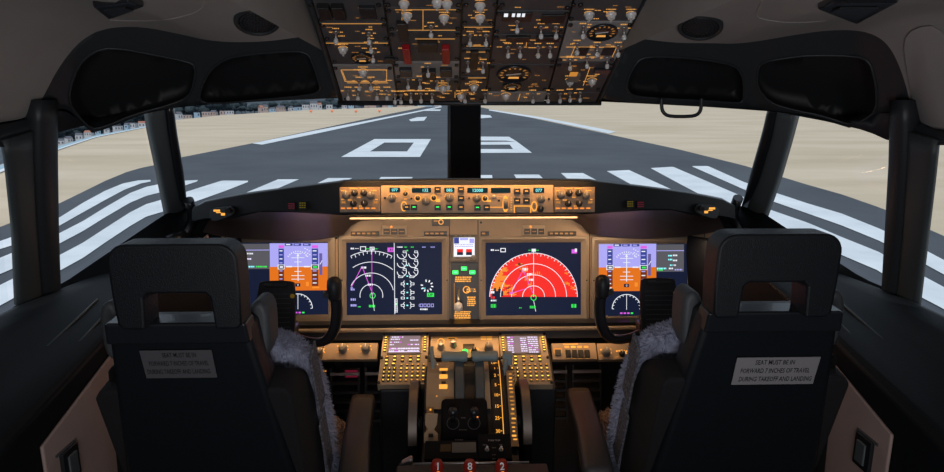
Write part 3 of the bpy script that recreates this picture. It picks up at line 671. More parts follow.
# generic fittings, built once around the origin (z = away from the panel)
def src(fn):
    mb = MB(); fn(mb); o = mb.build('src'); me = o.data; bpy.data.objects.remove(o); return me
def f_knob(r, h, m='knob', p='white'):
    def f(mb):
        mb.lathe((0, 0, 0), (0, 0, 1), [(r*1.15, 0), (r*1.15, h*.15), (r, h*.2), (r*.92, h*.9), (r*.8, h), (0, h)], m, 18); mb.box((0, r*.45, h*1.01), (r*.14, r*.8, h*.06), p)
    return src(f)
K8 = f_knob(.0085, .014); K10 = f_knob(.0105, .016, 'knobg'); K12 = f_knob(.013, .02, 'knobg'); K6 = f_knob(.006, .012)
def f_btn(w, h, d, m, lm, lw=.5, lh=.16):
    def f(mb): mb.box((0, 0, d/2), (w, h, d), m); mb.box((0, h*.08, d), (w*lw, h*lh, .0006), lm)
    return src(f)
def f_ring(r, w, m): return src(lambda mb: mb.loft([[V((rr_*math.cos(t), rr_*math.sin(t), .0008)) for t in [2*math.pi*k/24 for k in range(24)]] for rr_ in (r, r+w)], m, smooth=False))
def addp(pl, nm, me, u, v, par, h=0, sc=1, rot=0): return inst(nm, me, pl.at(u, v, h), pl.q @ Quaternion((0, 0, 1), rot), par, sc)
# ---------------------------------------------------------------- autopilot panel and its two neighbours
PM = Pl(atY(467, 199, 1.778), V((0, -.985, .17)))
def lcdtext(mb, u0, v0, u1, v1, t, m='cyan'):
    PM.flat(mb, u0, v0, u1, v1, .0016, 'lcd')
    if t: PM.text(mb, t, (u0+u1)/2+(len(t) < 4 and (u1-u0) > 14)*3.5, (v0+v1)/2, (v1-v0)*.62, m, .0022)
def amblegend(mb, u0, u1, v, hh=.9, m='amber', sd_=None): marks(PM, mb, u0, u1, v, hh, m, .0012, sd_)
mc = thing('autopilot_panel', PM.at(467, 212), 'amber backlit autopilot mode panel with green number windows at centre of glareshield', 'control panel')
mb = MB(); PM.slab(mb, 381, 185.2, 553.5, 213, -.03, 0, 'panel2'); mb.build('faceplate', mc, bevel=.0015)
mb = MB(); 
for s_ in ((389.6, 187.7, 400, 192.2, '077'), (412, 187.8, 431.2, 192.5, '132'), (444.3, 187.8, 454.4, 192.5, '085'), (467.3, 187.8, 487.6, 192.8, '12000'), (491, 187.8, 510.4, 192.8, ''), (533.5, 187.8, 544, 192.8, '077')):
    mb = MB(); lcdtext(mb, *s_); mb.build('number_window', mc)
mb = MB()
for a, b, c_ in ((390, 398, 186.3), (415, 426, 186.4), (446, 453, 186.3), (473, 481, 186.3), (496, 504, 186.3), (514, 530, 186), (535, 542, 186.2)): amblegend(mb, a, b, c_, .8)
PM.flat(mb, 460.5, 206.8, 462, 207.6, .001, 'amber')
for a, b, c_, d_ in ((404, 407.5, 189, 190), (404, 407, 195.5, 196.3), (404, 407, 198.5, 199.4), (437, 441, 193.5, 194), (489, 505, 206.9, 207.6), (490.5, 491.8, 190, 190.6), (436, 440, 199, 202), (487, 491, 200, 202)): PM.flat(mb, a, c_, b, d_, .001, 'amber')
for u in (404, 505.5, 536.5):   # framed bat-shaped switches
    v0, v1 = (201.5, 211) if u != 505.5 else (196.5, 211.5)
    if u == 536.5: u = 534.2
    PM.arc(mb, (u, (v0+v1)/2), 2.6, 0, 360, .9, .001, 'amber', ry=(v1-v0)/5.6)
for a in range(6): PM.flat(mb, 510.6, 197.5+a*2.4, 512, 198.2+a*2.4, .001, 'amber')
PM.line(mb, (514, 206), (531, 206), 1, .001, 'amber'); PM.line(mb, (514.3, 206), (514.3, 213), 1, .001, 'amber'); PM.line(mb, (530.7, 206), (530.7, 213), 1, .001, 'amber')
for u, v, r in ((392, 198.3, 3.4), (405.5, 193.9, 2.3), (417.8, 198.2, 2.9), (426, 201.5, 3.9), (433.8, 198, 2.9), (449.5, 198, 3.7), (476.7, 198.6, 3.9), (485, 198.5, 2.9), (541, 199, 3.2)): PM.arc(mb, (u, v), r, 0, 360, .8, .001, 'amber', ry=1.0)
for u, v, r, a0 in ((449.5, 198, 4.6, 20), (392, 198.3, 4.4, 20)):
    for k in range(8): t = math.radians(a0+k*20); PM.line(mb, (u+r*math.cos(t), v-r*math.sin(t)), (u+(r+.9)*math.cos(t), v-(r+.9)*math.sin(t)), .5, .001, 'amber')
mb.build('lit_legend', mc)
for u, v, me, nm in ((392, 198.3, K10, 'knob'), (405.5, 193.9, K6, 'knob'), (417.8, 198.2, K6, 'knob'), (426, 201.5, K10, 'knob'), (433.8, 198, K6, 'knob'), (449.5, 198, K10, 'knob'), (476.7, 198.6, K10, 'knob'), (485, 198.5, K6, 'knob'), (541, 199, K10, 'knob'), (540.3, 209, K8, 'knob')): addp(PM, nm, me, u, v, mc, 0)
LB = f_btn(.0175, .016, .006, 'screw', 'amber'); LG = f_btn(.0175, .016, .006, 'screw', 'green')
for u, v, me in ((406.7, 207.5, LB), (414.2, 207.5, LG), (437.7, 207.5, LG), (449.3, 207.5, LG), (461, 207.5, LB), (437.7, 189.8, LB), (461, 189.8, LB), (461, 198.6, LB), (477.4, 207.8, LG), (486.7, 207.8, LB), (517, 191.5, LB), (526.3, 191.5, LB), (517, 201, LB), (526.3, 201, LB)): addp(PM, 'push_button', me, u, v, mc)
mb = MB(); PM.slab(mb, 515.5, 207.5, 529.6, 212.8, 0, .012, 'knobg'); o = mb.build('disengage_bar', mc, bevel=.002); o['label'] = 'grey disengage bar'
mb = MB(); c = PM.at(505.5, 204, .008); mb.cyl(c-V((.006, 0, 0)), c+V((.006, 0, 0)), .014, .014, 'knobg', 20); mb.build('thumb_wheel', mc, bevel=.001)
for u in (404, 534.2):
    mb = MB(); c = PM.at(u, 206); mb.cyl(c, c+PM.n*.012+V((0, 0, .004)), .002, .0035, 'metal', 10); mb.build('toggle_switch', mc)
mb = MB(); c = PM.at(493.8, 197); mb.lathe(c, PM.n, [(.006, 0), (.006, .004), (.003, .006), (0, .006)], 'metal', 14); o = mb.build('lit_dial', mc)
for u, v in ((385, 198), (411.5, 198.5), (499, 200.5), (469, 198), (549, 199)):
    mb = MB(); c = PM.at(u, v); mb.cyl(c, c+PM.n*.003, .0035, .003, 'screw', 10); mb.build('screw', mc)
for (u0, u1), nm in (((339.5, 380.4), 'left'), ((554.2, 595), 'right')):
    t = thing('display_selector_panel', PM.at((u0+u1)/2, 211), 'small amber lit display selector panel with round knobs at the %s end of autopilot panel' % nm, 'control panel')
    mb = MB(); PM.slab(mb, u0, 187, u1, 212.3, -.03, 0, 'panel'); mb.build('faceplate', t, bevel=.0015)
    f = lambda x: u0+(x-339.5) if nm == 'left' else u0+(x-339.5)
    mb = MB(); kn = [(346.3, 194.8, K10), (354.6, 193, K8), (363.8, 193, K8), (371, 195.3, K10), (353.5, 203.5, K8), (364.3, 203.5, K8)]
    for u, v, m_ in kn: PM.arc(mb, (f(u), v), 3.4 if m_ is K10 else 2.9, 20, 320, .8, .001, 'amber')
    for a, b, c_ in ((341, 346, 190.8), (350, 358, 188.6), (360, 367, 188.6), (371, 376.5, 190.5), (341, 344, 199.5), (357.5, 361, 197.3), (375.5, 378, 199.5), (348, 352, 200), (359, 362, 206)): marks(PM, mb, f(a), f(b), c_, 1, 'amber')
    for k in range(6): PM.flat(mb, f(341+k*6.1), 207.6, f(345+k*6.1), 208.9, .001, 'ambero')
    for u in (343.5, 375.5):
        for a in range(3): PM.line(mb, (f(u)-2, 201+a*1.3), (f(u)+2, 203.6-a*1.3), .7, .001, 'amberd')
    mb.build('lit_legend', t)
    for u, v, m_ in kn: addp(PM, 'knob', m_, f(u), v, t)
    for k in range(6): 
        mb = MB(); c = PM.at(f(343+k*6.1), 210.4); mb.box(c+PM.n*.002, (.010, .004, .004), 'knobg'); mb.build('push_button', t)
# ---------------------------------------------------------------- main instrument panel
mp = thing('instrument_panel', PP.at(467, 326), 'brown main instrument panel carrying the four large displays', 'instrument panel')
mb = MB(); PP.slab(mb, 222, 216, 716, 326, -.02, 0, 'panel'); mb.build('panel_board', mp)
mb = MB()
for u in (226, 338.5, 449.8, 478.2, 589.5, 704): PP.flat(mb, u-.45, 220, u+.45, 326, .0008, 'screw')
for u, v in ((343, 222.5), (447, 222.5), (481, 222.5), (587, 222.5), (343, 323), (446, 323), (482, 323), (586, 323), (593, 238), (336, 238)):
    m2 = MB(); c = PP.at(u, v); m2.cyl(c, c+PP.n*.002, .004, .0035, 'screw', 10); m2.build('screw', mp)
mb.build('panel_joints', mp)
def display(u0, v0, u1, v1, su0, sv0, su1, sv1, label, draw):
    t = thing('display_unit', PP.at((u0+u1)/2, v1), label, 'display screen')
    mb = MB(); a = PP.rect(u0, v0, u1, v1); b = PP.rect(u0+2.5, v0+2.5, u1-2.5, v1-2.5); c = PP.rect(su0, sv0, su1, sv1)
    mb.loft([[p for p in a], [p+PP.n*.010 for p in a], [p+PP.n*.012 for p in b], [p+PP.n*.004 for p in c]], 'bezel', smooth=False); bz = mb.build('bezel', t, bevel=.001)
    for u, v in ((u0+2, (v0+v1)/2), (u1-2, (v0+v1)/2), ((u0+u1)/2, v1-2.5)):
        mb = MB(); p = PP.at(u, v, .0115); mb.cyl(p, p+PP.n*.002, .003, .0025, 'screw', 8); mb.build('screw', bz)
    mb = MB(); mb.prism([p+PP.n*.001 for p in c], PP.n*.002, 'scr_navy'); draw(mb, .0034); mb.build('screen', t)
    return t
def gauge_pair(mb, h):
    X = lambda x: 335+x/4.107; Y = lambda y: 220+y/4.107; A = PP.arc
    for y in (140, 176, 212):
        for x in (275, 322): A(mb, (X(x), Y(y)), 4.6, 180, 360+(20 if y < 200 else 70), .7, h, 'scr_white'); PP.flat(mb, X(x)+1, Y(y-14), X(x)+4.5, Y(y-5), h, 'scr_white'); PP.flat(mb, X(x)+1.5, Y(y-12), X(x)+4, Y(y-7), h+.0002, 'scr_navy'); PP.line(mb, (X(x), Y(y)), (X(x)+2.8, Y(y)+3.3), .5, h, 'scr_white')
    for y, c in ((125, 'scr_green'), (230, 'cyan'), (262, 'cyan'), (186, 'cyan'), (297, 'cyan'), (320, 'cyan'), (350, 'cyan')): PP.flat(mb, X(294), Y(y-2.5), X(301), Y(y+2.5), h, c)
    for y in (262, 297, 320, 350):
        for x in (279, 318): PP.flat(mb, X(x-8), Y(y-5), X(x+8), Y(y+5), h, 'scr_white'); PP.flat(mb, X(x-5.5), Y(y-3), X(x+5.5), Y(y+3), h+.0002, 'scr_navy')
        if y != 320: A(mb, (X(297), Y(y)), 4.2, 130, 230, .6, h, 'scr_white'); A(mb, (X(297), Y(y)), 4.2, -50, 50, .6, h, 'scr_white')
    for x in (270, 316): PP.flat(mb, X(x-10), Y(229), X(x+10), Y(237), h, 'scr_white'); PP.flat(mb, X(x-8), Y(231), X(x+8), Y(235), h+.0002, 'scr_navy')
    for a, b, m in ((255, 280, 'scr_white'), (285, 296, 'scr_green'), (312, 325, 'scr_green'), (358, 372, 'scr_lilac'), (393, 410, 'scr_lilac')): marks(PP, mb, X(a), X(b), Y(111), 1, m, h, a)
    c = (X(378), Y(270))
    for k in range(9):
        t = math.radians(100-k*36); PP.line(mb, (c[0]+4*math.cos(t), c[1]-4*math.sin(t)), (c[0]+6.3*math.cos(t), c[1]-6.3*math.sin(t)), 1.1, h, 'scr_white')
    PP.line(mb, (c[0]-4.5, c[1]+2.6), (c[0]-1.5, c[1]+2.2), .7, h, 'cyan'); PP.flat(mb, X(378), Y(299), X(407), Y(315), h, 'scr_green'); PP.text(mb, 'UP', X(392), Y(307), 2.6, 'scr_navy', h+.0003)
    PP.arc(mb, (X(350), Y(350)), 1.2, 90, 270, .5, h, 'scr_lilac')
    for k in range(4): PP.flat(mb, X(349+k*15), Y(343), X(361+k*15), Y(357), h, 'scr_lilac'); PP.flat(mb, X(351.5+k*15), Y(345.5), X(358.5+k*15), Y(354.5), h+.0002, 'scr_navy')
    marks(PP, mb, X(350), X(380), Y(366), 1.5, 'scr_white', h)
def d_nav(mb, h):
    X = lambda x: 335+x/4.107; Y = lambda y: 220+y/4.107; c = (X(150), Y(310)); A = PP.arc; cl = (X(62), Y(100), X(243), Y(385))
    PP.flat(mb, X(243.5), Y(94), X(246), Y(386), h, 'scr_white')
    for r in (11.4, 22.6, 33.6, 44.6): A(mb, c, r, -10 if r < 12 else 2, 190 if r < 12 else 178, .65, h, 'scr_white', clip=cl)
    for k in range(-10, 11):
        t = math.radians(90-k*5.5); a = V((c[0]+44.6*math.cos(t), c[1]-44.6*math.sin(t))); b = V((c[0]+(42 if k % 2 else 41)*math.cos(t), c[1]-(42 if k % 2 else 41)*math.sin(t)))
        if cl[0] < b.x < cl[2] and cl[0] < a.x < cl[2]: PP.line(mb, a, b, .6, h, 'scr_white')
    PP.line(mb, (X(152), Y(112)), (X(152), Y(300)), .55, h, 'scr_mag'); PP.line(mb, (X(112), Y(190)), (X(68), Y(275)), .7, h, 'scr_mag'); PP.line(mb, (X(112), Y(190)), (X(150), Y(290)), .7, h, 'scr_mag'); PP.line(mb, (X(152), Y(300)), (X(162), Y(372)), .5, h, 'scr_white')
    A(mb, (X(155), Y(310)), 2.6, 0, 360, .8, h, 'scr_green'); PP.text(mb, 'X', X(154), Y(302), 3, 'scr_mag', h)
    for a, b, y, m, z in ((65, 78, 117, 'scr_white', 1.6), (82, 100, 117, 'scr_white', .7), (125, 140, 118, 'scr_green', .8), (163, 177, 118, 'scr_green', .8), (108, 130, 195, 'scr_white', 2), (125, 148, 228, 'scr_white', 1.8), (135, 156, 265, 'scr_white', 2), (65, 82, 285, 'scr_lilac', 1.8), (65, 88, 326, 'scr_lilac', 2.2), (65, 90, 350, 'scr_lilac', 2.2), (95, 106, 356, 'scr_green', 1), (140, 166, 353, 'scr_green', 2.4), (65, 74, 278, 'scr_lilac', 1.6)): marks(PP, mb, X(a), X(b), Y(y), z, m, h, a+y)
    PP.flat(mb, X(104), Y(108), X(128), Y(127), h, 'scr_white'); PP.flat(mb, X(107), Y(111), X(125), Y(124), h+.0002, 'scr_navy'); PP.flat(mb, X(143), Y(110), X(163), Y(124), h, 'scr_white'); PP.text(mb, '077', X(153), Y(117), 2.2, 'scr_navy', h+.0003, maxw=4)
    PP.poly(mb, [(X(148), Y(125)), (X(156), Y(125)), (X(152), Y(133))], h+.0003, 'scr_white')
    PP.flat(mb, X(216), Y(113), X(243), Y(131), h, 'scr_mag'); PP.text(mb, '41', X(231), Y(122), 2.6, 'scr_navy', h+.0003)
    PP.flat(mb, X(247), Y(322), X(257), Y(380), h, 'scr_white')
    for y in range(326, 378, 8): PP.flat(mb, X(249), Y(y), X(255), Y(y+5), h+.0002, 'scr_navy' if y != 342 else 'scr_green')
    gauge_pair(mb, h)
def d_radar(mb, h):
    X = lambda x: 465+x/4.107; Y = lambda y: 220+y/4.107; c = (X(281), Y(315)); R0 = 43.6
    rr_ = random.Random(5); N = 60
    def half(r0, r1, a0, a1, m, hh):
        k = 40; 
        for i in range(k):
            t0 = math.radians(a0+(a1-a0)*i/k); t1 = math.radians(a0+(a1-a0)*(i+1)/k); P = lambda r, t: (c[0]+r*math.cos(t), c[1]-r*math.sin(t))
            PP.poly(mb, [P(r0, t0), P(r1, t0), P(r1, t1), P(r0, t1)] if r0 > 0 else [c, P(r1, t0), P(r1, t1)], hh, m)
    half(0, R0, 0, 180, 'scr_red', h)
    # blocky orange rain echoes, heaviest on the left
    g = 1.02; u = c[0]-R0
    while u < c[0]+R0:
        v = c[1]-R0
        while v < c[1]-.2:
            x, y = u-c[0], c[1]-v; r = math.hypot(x, y)
            if r < R0-1:
                n = math.sin(u*.9+math.sin(v*.7)*2)+math.sin(v*1.3+u*.35)
                left = x < -29+3*math.sin(v*.8)+2*math.sin(v*2.1)
                blob = any(abs(x-bx) < bw+math.sin(v*3)*1.5 and abs(y-by) < bh+math.sin(u*3)*1.2 for bx, by, bw, bh in ((-24, 9, 4, 2.5), (-22, 4, 3.5, 2), (-10, 28, 3, 2.5), (-6, 19, 3.5, 1.5), (3, 24, 4, .8), (-14, 33, 3.5, 1), (33, 14, 3, 1.2), (39, 10, 2.5, 1.2), (32, 24, 1.8, 1), (-4, 12, 1.5, 3)))
                if left or (blob and n > -.7):
                    PP.flat(mb, u, v, u+g, v+g, h+.0002, 'scr_amb')
                    if left and x < -31 and y < 8+2*math.sin(u*1.3): PP.flat(mb, u, v, u+g, v+g, h+.0003, 'scr_navy')
                elif blob and x < -8 and n < -1.2: PP.flat(mb, u, v, u+g, v+g, h+.0002, 'scr_brown')
            v += g
        u += g
    PP.flat(mb, c[0]-11-4.5, c[1]-34, c[0]-11-2, c[1]-31.5, h+.0004, 'scr_brown')
    for r in (11, 22, 33, 43.8): PP.arc(mb, c, r, 0, 180, .6, h+.0006, 'scr_white')
    for k in range(-17, 18):
        t = math.radians(90-k*5); l = 2.6 if k % 2 == 0 else 1.5; PP.line(mb, (c[0]+43.6*math.cos(t), c[1]-43.6*math.sin(t)), (c[0]+(43.6-l)*math.cos(t), c[1]-(43.6-l)*math.sin(t)), .55, h+.0006, 'scr_white')
    PP.line(mb, (c[0], Y(125)), (c[0], c[1]), .5, h+.0006, 'scr_white'); PP.line(mb, (c[0], c[1]+3), (X(290), Y(375)), .5, h, 'scr_white')
    for a, b in (((238, 205), (190, 300)), ((190, 300), (255, 280)), ((238, 205), (278, 300))): PP.line(mb, (X(a[0]), Y(a[1])), (X(b[0]), Y(b[1])), .6, h+.0006, 'scr_mag')
    PP.arc(mb, (c[0], c[1]+.8), 2.6, 0, 360, .8, h+.0008, 'scr_green')
    for a, b, y, m, z in ((236, 256, 202, 'scr_white', 2.6), (254, 276, 222, 'scr_white', 2), (262, 282, 245, 'scr_white', 2), (182, 196, 300, 'scr_mag', 2), (106, 120, 296, 'scr_white', 2.4), (106, 122, 318, 'scr_red', 2.2), (106, 128, 330, 'scr_white', 1.6), (106, 127, 352, 'scr_green', 3.6), (222, 232, 360, 'scr_green', 1), (266, 292, 357, 'scr_green', 2.6), (436, 456, 352, 'scr_green', 3.6), (260, 272, 124, 'scr_green', .8), (290, 302, 124, 'scr_green', .8), (106, 118, 123, 'scr_white', 1.6), (122, 140, 124, 'scr_white', .7)): marks(PP, mb, X(a), X(b), Y(y), z, m, h+.0006, a+y)
    PP.flat(mb, X(145), Y(115), X(167), Y(132), h, 'scr_white'); PP.flat(mb, X(148), Y(118), X(164), Y(129), h+.0002, 'scr_navy'); PP.flat(mb, X(273), Y(118), X(290), Y(130), h+.0007, 'scr_white')
    PP.flat(mb, X(437), Y(120), X(459), Y(137), h, 'scr_mag'); PP.flat(mb, X(450), Y(117), X(459), Y(130), h+.0003, 'scr_white')
def d_pfd(X, Y, p0, p1, side):
    # p0,p1: crop x of the attitude picture; side: the grey systems block
    def f(mb, h):
        w = p1-p0; A = PP.arc
        PP.flat(mb, X(p0), Y(78), X(p1), Y(157), h, 'scr_lilac'); PP.flat(mb, X(p0), Y(157), X(p1), Y(237), h, 'scr_orange')
        cx = p0+w*.485
        for dy in (-44, -30, -16, 16, 30, 42): l = 22 if abs(dy) in (30, 42) else 12; PP.flat(mb, X(cx-l), Y(157+dy-1), X(cx+l), Y(157+dy+1), h+.0003, 'scr_white')
        PP.flat(mb, X(cx-1.4), Y(112), X(cx+1.4), Y(205), h+.0003, 'scr_white')
        for s_ in (-1, 1): PP.flat(mb, X(cx+s_*30-10), Y(154.5), X(cx+s_*30+10), Y(159), h+.0005, 'scr_white')
        PP.flat(mb, X(cx-33), Y(156.3), X(cx+48), Y(157.8), h+.0002, 'scr_white')
        for k in range(-5, 6): t = math.radians(90-k*11); PP.line(mb, (X(cx)+11*math.cos(t), Y(145)-11*math.sin(t)), (X(cx)+12.4*math.cos(t), Y(145)-12.4*math.sin(t)), .8, h+.0003, 'scr_white')
        PP.poly(mb, [(X(cx-5), Y(122)), (X(cx+5), Y(122)), (X(cx), Y(112))], h+.0004, 'scr_white')
        for a, b in ((cx-65, cx-47), (cx+47, cx+68)):
            PP.flat(mb, X(a), Y(96), X(b), Y(157), h+.0003, 'scr_deep'); PP.flat(mb, X(a), Y(157), X(b), Y(222), h+.0003, 'scr_brown')
            for k in range(9): PP.flat(mb, X(a+3), Y(102+k*13.5), X(b-5), Y(105.5+k*13.5), h+.0005, 'scr_white' if k % 2 == 0 else 'scr_lilac')
            PP.flat(mb, X(a-3), Y(150), X(b+2), Y(166), h+.0006, 'scr_white'); PP.flat(mb, X(a), Y(152), X(b), Y(164), h+.0008, 'scr_navy'); PP.flat(mb, X(a+4), Y(155), X(b-3), Y(161), h+.001, 'scr_green' if a > cx else 'scr_white')
            PP.flat(mb, X(a), Y(85), X(b), Y(94), h+.0003, 'scr_mag')
        PP.flat(mb, X(cx+72), Y(112), X(cx+82), Y(185), h+.0003, 'scr_tape'); PP.line(mb, (X(cx+74), Y(150)), (X(cx+82), Y(136)), .6, h+.0006, 'scr_white')
        for a in (-44, -15, 17): PP.flat(mb, X(cx+a), Y(79), X(cx+a+26), Y(87), h+.0003, 'scr_deep'); PP.flat(mb, X(cx+a+4), Y(81), X(cx+a+18), Y(84.5), h+.0005, 'scr_white' if a == -44 else 'scr_lilac')
        for k in range(7): PP.flat(mb, X(cx+22+(k*7) % 19), Y(94+k*4.2), X(cx+26+(k*7) % 19), Y(97+k*4.2), h+.0004, 'scr_white')
        PP.flat(mb, X(cx-9), Y(213), X(cx+8), Y(224), h+.0004, 'scr_navy'); PP.text(mb, '0', X(cx), Y(218.5), 2, 'scr_white', h+.0006)
        PP.flat(mb, X(cx+27), Y(208), X(cx+37), Y(222), h+.0004, 'scr_amb'); PP.flat(mb, X(cx+48), Y(224), X(cx+72), Y(230), h+.0004, 'scr_amb'); marks(PP, mb, X(cx-62), X(cx-50), Y(228), 2, 'scr_red' if side == 'l' else 'scr_white', h+.0004)
        # compass rose below
        A(mb, (X(cx), Y(297)), 14.4, 0, 180, .7, h+.0003, 'scr_white')
        for k in range(13): t = math.radians(k*15); PP.line(mb, (X(cx)+14.2*math.cos(t), Y(297)-14.2*math.sin(t)), (X(cx)+12.6*math.cos(t), Y(297)-12.6*math.sin(t)), .6, h+.0003, 'scr_white')
        PP.line(mb, (X(cx), Y(248)), (X(cx), Y(300)), .5, h+.0003, 'scr_white')
        g0, g1 = (131, p0-1) if side == 'l' else (p1+1, 349)
        PP.flat(mb, X(g0), Y(80), X(g1), Y(165 if side == 'l' else 172), h, 'scr_grey'); PP.flat(mb, X(g0), Y(100), X(g1), Y(102.5), h+.0003, 'cyan' if 0 else 'scr_lilac')
        for (a, b, y, m) in (((160, 180, 113, 'scr_white'), (160, 174, 131, 'scr_cdut'), (165, 186, 157, 'cyan'), (190, 228, 157, 'scr_green')) if side == 'l' else ((296, 310, 118, 'cyan'), (312, 327, 117, 'scr_white'), (296, 310, 131, 'cyan'), (312, 326, 134, 'scr_white'), (302, 310, 150, 'cyan'), (314, 322, 150, 'scr_white'), (258, 290, 161, 'cyan'), (298, 312, 161, 'scr_white'), (318, 343, 165, 'scr_lilac'), (258, 280, 166, 'scr_green'))): marks(PP, mb, X(a), X(b), Y(y), 1.5, m, h+.0005, a+y)
        for k in range(4): PP.flat(mb, X(cx-22+k*12), Y(309), X(cx-14+k*12), Y(314), h+.0003, 'scr_mag' if k < 3 else 'scr_green')
    return f
XL = lambda x: 200+x/3.371; YL = lambda y: 220+y/3.371; XR = lambda x: 580+x/3.371
display(229, 236.5, 336, 323.5, 238.5, 242.3, 328.3, 314.6, 'leftmost large display with lilac sky and orange ground, behind the left yoke', d_pfd(XL, YL, 236, 432, 'l'))
display(340.3, 236.3, 449, 323.5, 346.7, 242.4, 442, 314.5, 'large dark blue display with ringed map and engine gauges, left of the landing gear lever', d_nav)
display(479, 236.3, 588, 323.5, 485.7, 242.4, 580.7, 315, 'large display with a red weather radar half disc, right of the landing gear lever', d_radar)
display(591, 237, 699, 323.5, 598.4, 243.7, 686.8, 315.5, 'rightmost large display with lilac sky and orange ground, behind the right yoke', d_pfd(XR, lambda y: YL(y)+.6, 62, 256, 'r'))
# small things along the top of the panel
for (u0, v0, u1, v1), nm in (((382, 225.3, 407, 235.5), 'left'), ((522, 225.3, 545, 235.5), 'right')):
    t = thing('annunciator_unit', PP.at((u0+u1)/2, v1), 'pale unit with three small dark lamp windows above the %s inner display' % nm, 'indicator panel')
    mb = MB(); PP.slab(mb, u0, v0, u1, v1, 0, .008, 'panel2'); mb.build('housing', t, bevel=.002)
    for k in range(3):
        mb = MB(); w_ = (u1-u0)/3.9; a = u0+1.8+k*(w_+1.1); PP.slab(mb, a, v1-7, a+w_, v1-1.2, .008, .012, 'screw'); PP.flat(mb, a+1, v1-4.5, a+w_-1, v1-3.7, .0124, 'amovd'); mb.build('lamp_window', t)
    mb = MB(); c = PP.at((u0+u1)/2-3, v0+1.5, .008); mb.cyl(c, c+PP.n*.004, .004, .003, 'ambero', 10); mb.build('lamp', t)
for (u0, u1), nm in (((351, 379), 'left inner display, at its left corner'), ((424, 447), 'left inner display, at its right corner'), ((548, 576), 'radar display, at its right corner'), ((480.5, 489), 'radar display, at its left corner')):
    t = thing('lamp_strip', PP.at((u0+u1)/2, 235), 'flat black strip of tiny lamps above the '+nm, 'indicator strip')
    mb = MB(); PP.slab(mb, u0, 231.3, u1, 235.6, 0, .007, 'screw'); mb.build('strip_body', t, bevel=.001)
    mb = MB(); n = int((u1-u0)/5)
    for k in range(max(1, n)): PP.flat(mb, u0+1.5+k*5, 232.6, u0+4.6+k*5, 234.2, .0075, 'amovd')
    mb.build('lamps', t)
t = thing('clock_switch_unit', PP.at(444, 225), 'small dark square unit with an amber selector at top of left inner display', 'switch')
mb = MB(); PP.slab(mb, 432, 218.6, 450, 226, 0, .006, 'knob'); mb.build('housing', t, bevel=.001)
mb = MB(); PP.arc(mb, (441, 222), 2.2, 0, 360, .7, .007, 'amber'); PP.line(mb, (434, 221), (438, 221), .8, .007, 'amberd'); mb.build('lit_marks', t)
# standby display
t = thing('standby_display', PP.at(464, 262), 'small square standby display with pale picture above three green lamps', 'display screen')
mb = MB(); a = PP.rect(450.5, 234.5, 478, 261.5); b = PP.rect(453.7, 237.4, 474.7, 256.5)
mb.loft([a, [p+PP.n*.012 for p in a], [p+PP.n*.008 for p in b]], 'bezel2', smooth=False); mb.build('bezel', t, bevel=.001)
mb = MB(); mb.prism(b, PP.n*.005, 'scr_white'); h = .0056
PP.flat(mb, 454, 237.6, 459, 243.5, h, 'scr_deep'); PP.flat(mb, 460, 238, 468, 240, h, 'scr_lilac'); PP.flat(mb, 469.5, 238.5, 474, 243, h, 'scr_lilac')
for u in (457, 466): PP.flat(mb, u, 249, u+6, 252, h, 'scr_red'); PP.flat(mb, u, 252, u+6, 255, h, 'scr_navy')
for v in (244.5, 246.5): marks(PP, mb, 455, 473, v, .7, 'scr_lilac', h)
mb.build('screen', t); mb = MB(); c = PP.at(473.3, 257.5, .01); mb.lathe(c, PP.n, [(.009, 0), (.008, .012), (0, .013)], 'knobg', 16); mb.build('knob', t)
for u in (456, 460.5, 465, 469.5): mb = MB(); PP.slab(mb, u-1.2, 234.9, u+1.2, 236.2, .011, .014, 'knobg'); mb.build('push_button', t)
# landing gear lever with its three green lamps
t = thing('landing_gear_panel', PP.at(464, 326), 'landing gear lever panel with white knob and three glowing green lamps', 'control panel')
mb = MB(); PP.slab(mb, 451, 262.5, 478, 326, 0, .005, 'knob'); PP.slab(mb, 455.5, 283, 463.5, 309, .005, .0055, 'screw'); mb.build('backplate', t, bevel=.001)
for u, v in ((455.4, 272), (464, 268.2), (472.3, 272)):
    mb = MB(); PP.slab(mb, u-3.5, v-2.6, u+3.5, v+2.6, .005, .011, 'screw'); PP.flat(mb, u-2.9, v-1.9, u+2.9, v+1.9, .0113, 'green'); PP.flat(mb, u-1.6, v-.6, u+1.6, v+.6, .0116, 'greenl'); o = mb.build('green_lamp', t); o['label'] = 'glowing green gear lamp'
mb = MB(); rr_ = random.Random(9)
for (a, b, v0, v1) in ((455, 472, 277, 281.5), (454, 471, 311.5, 325), (466, 477, 289, 293), (467, 476, 297, 307)):
    v = v0
    while v < v1: marks(PP, mb, a+rr_.uniform(0, 1), b-rr_.uniform(0, 1.5), v, 1.3, 'amber', .0068, v+a); v += 2.0
PP.arc(mb, (466.5, 289.5), 3.2, 0, 360, .9, .0068, 'amber'); PP.line(mb, (454.3, 283), (454.3, 309), .5, .0068, 'amberd'); mb.build('lit_placards', t)
mb = MB(); c = PP.at(458.3, 288, .005); e = PP.at(458.3, 304, .05); mb.tube([c, c.lerp(e, .5)+V((0, -.01, 0)), e], .0045, 'metal', 10); lv = mb.build('gear_lever', t)
mb = MB(); mb.lathe(e+V((-.0, -.004, .014)), (0, -.15, -1), [(.004, 0), (.012, .004), (.0135, .014), (.012, .024), (.004, .030)], 'white', 18); o = mb.build('lever_knob', lv); o['label'] = 'white round lever knob'
mb = MB(); c = PP.at(472, 290, .005); mb.cyl(c, c+PP.n*.012, .006, .005, 'knobg', 14); mb.build('knob', t)
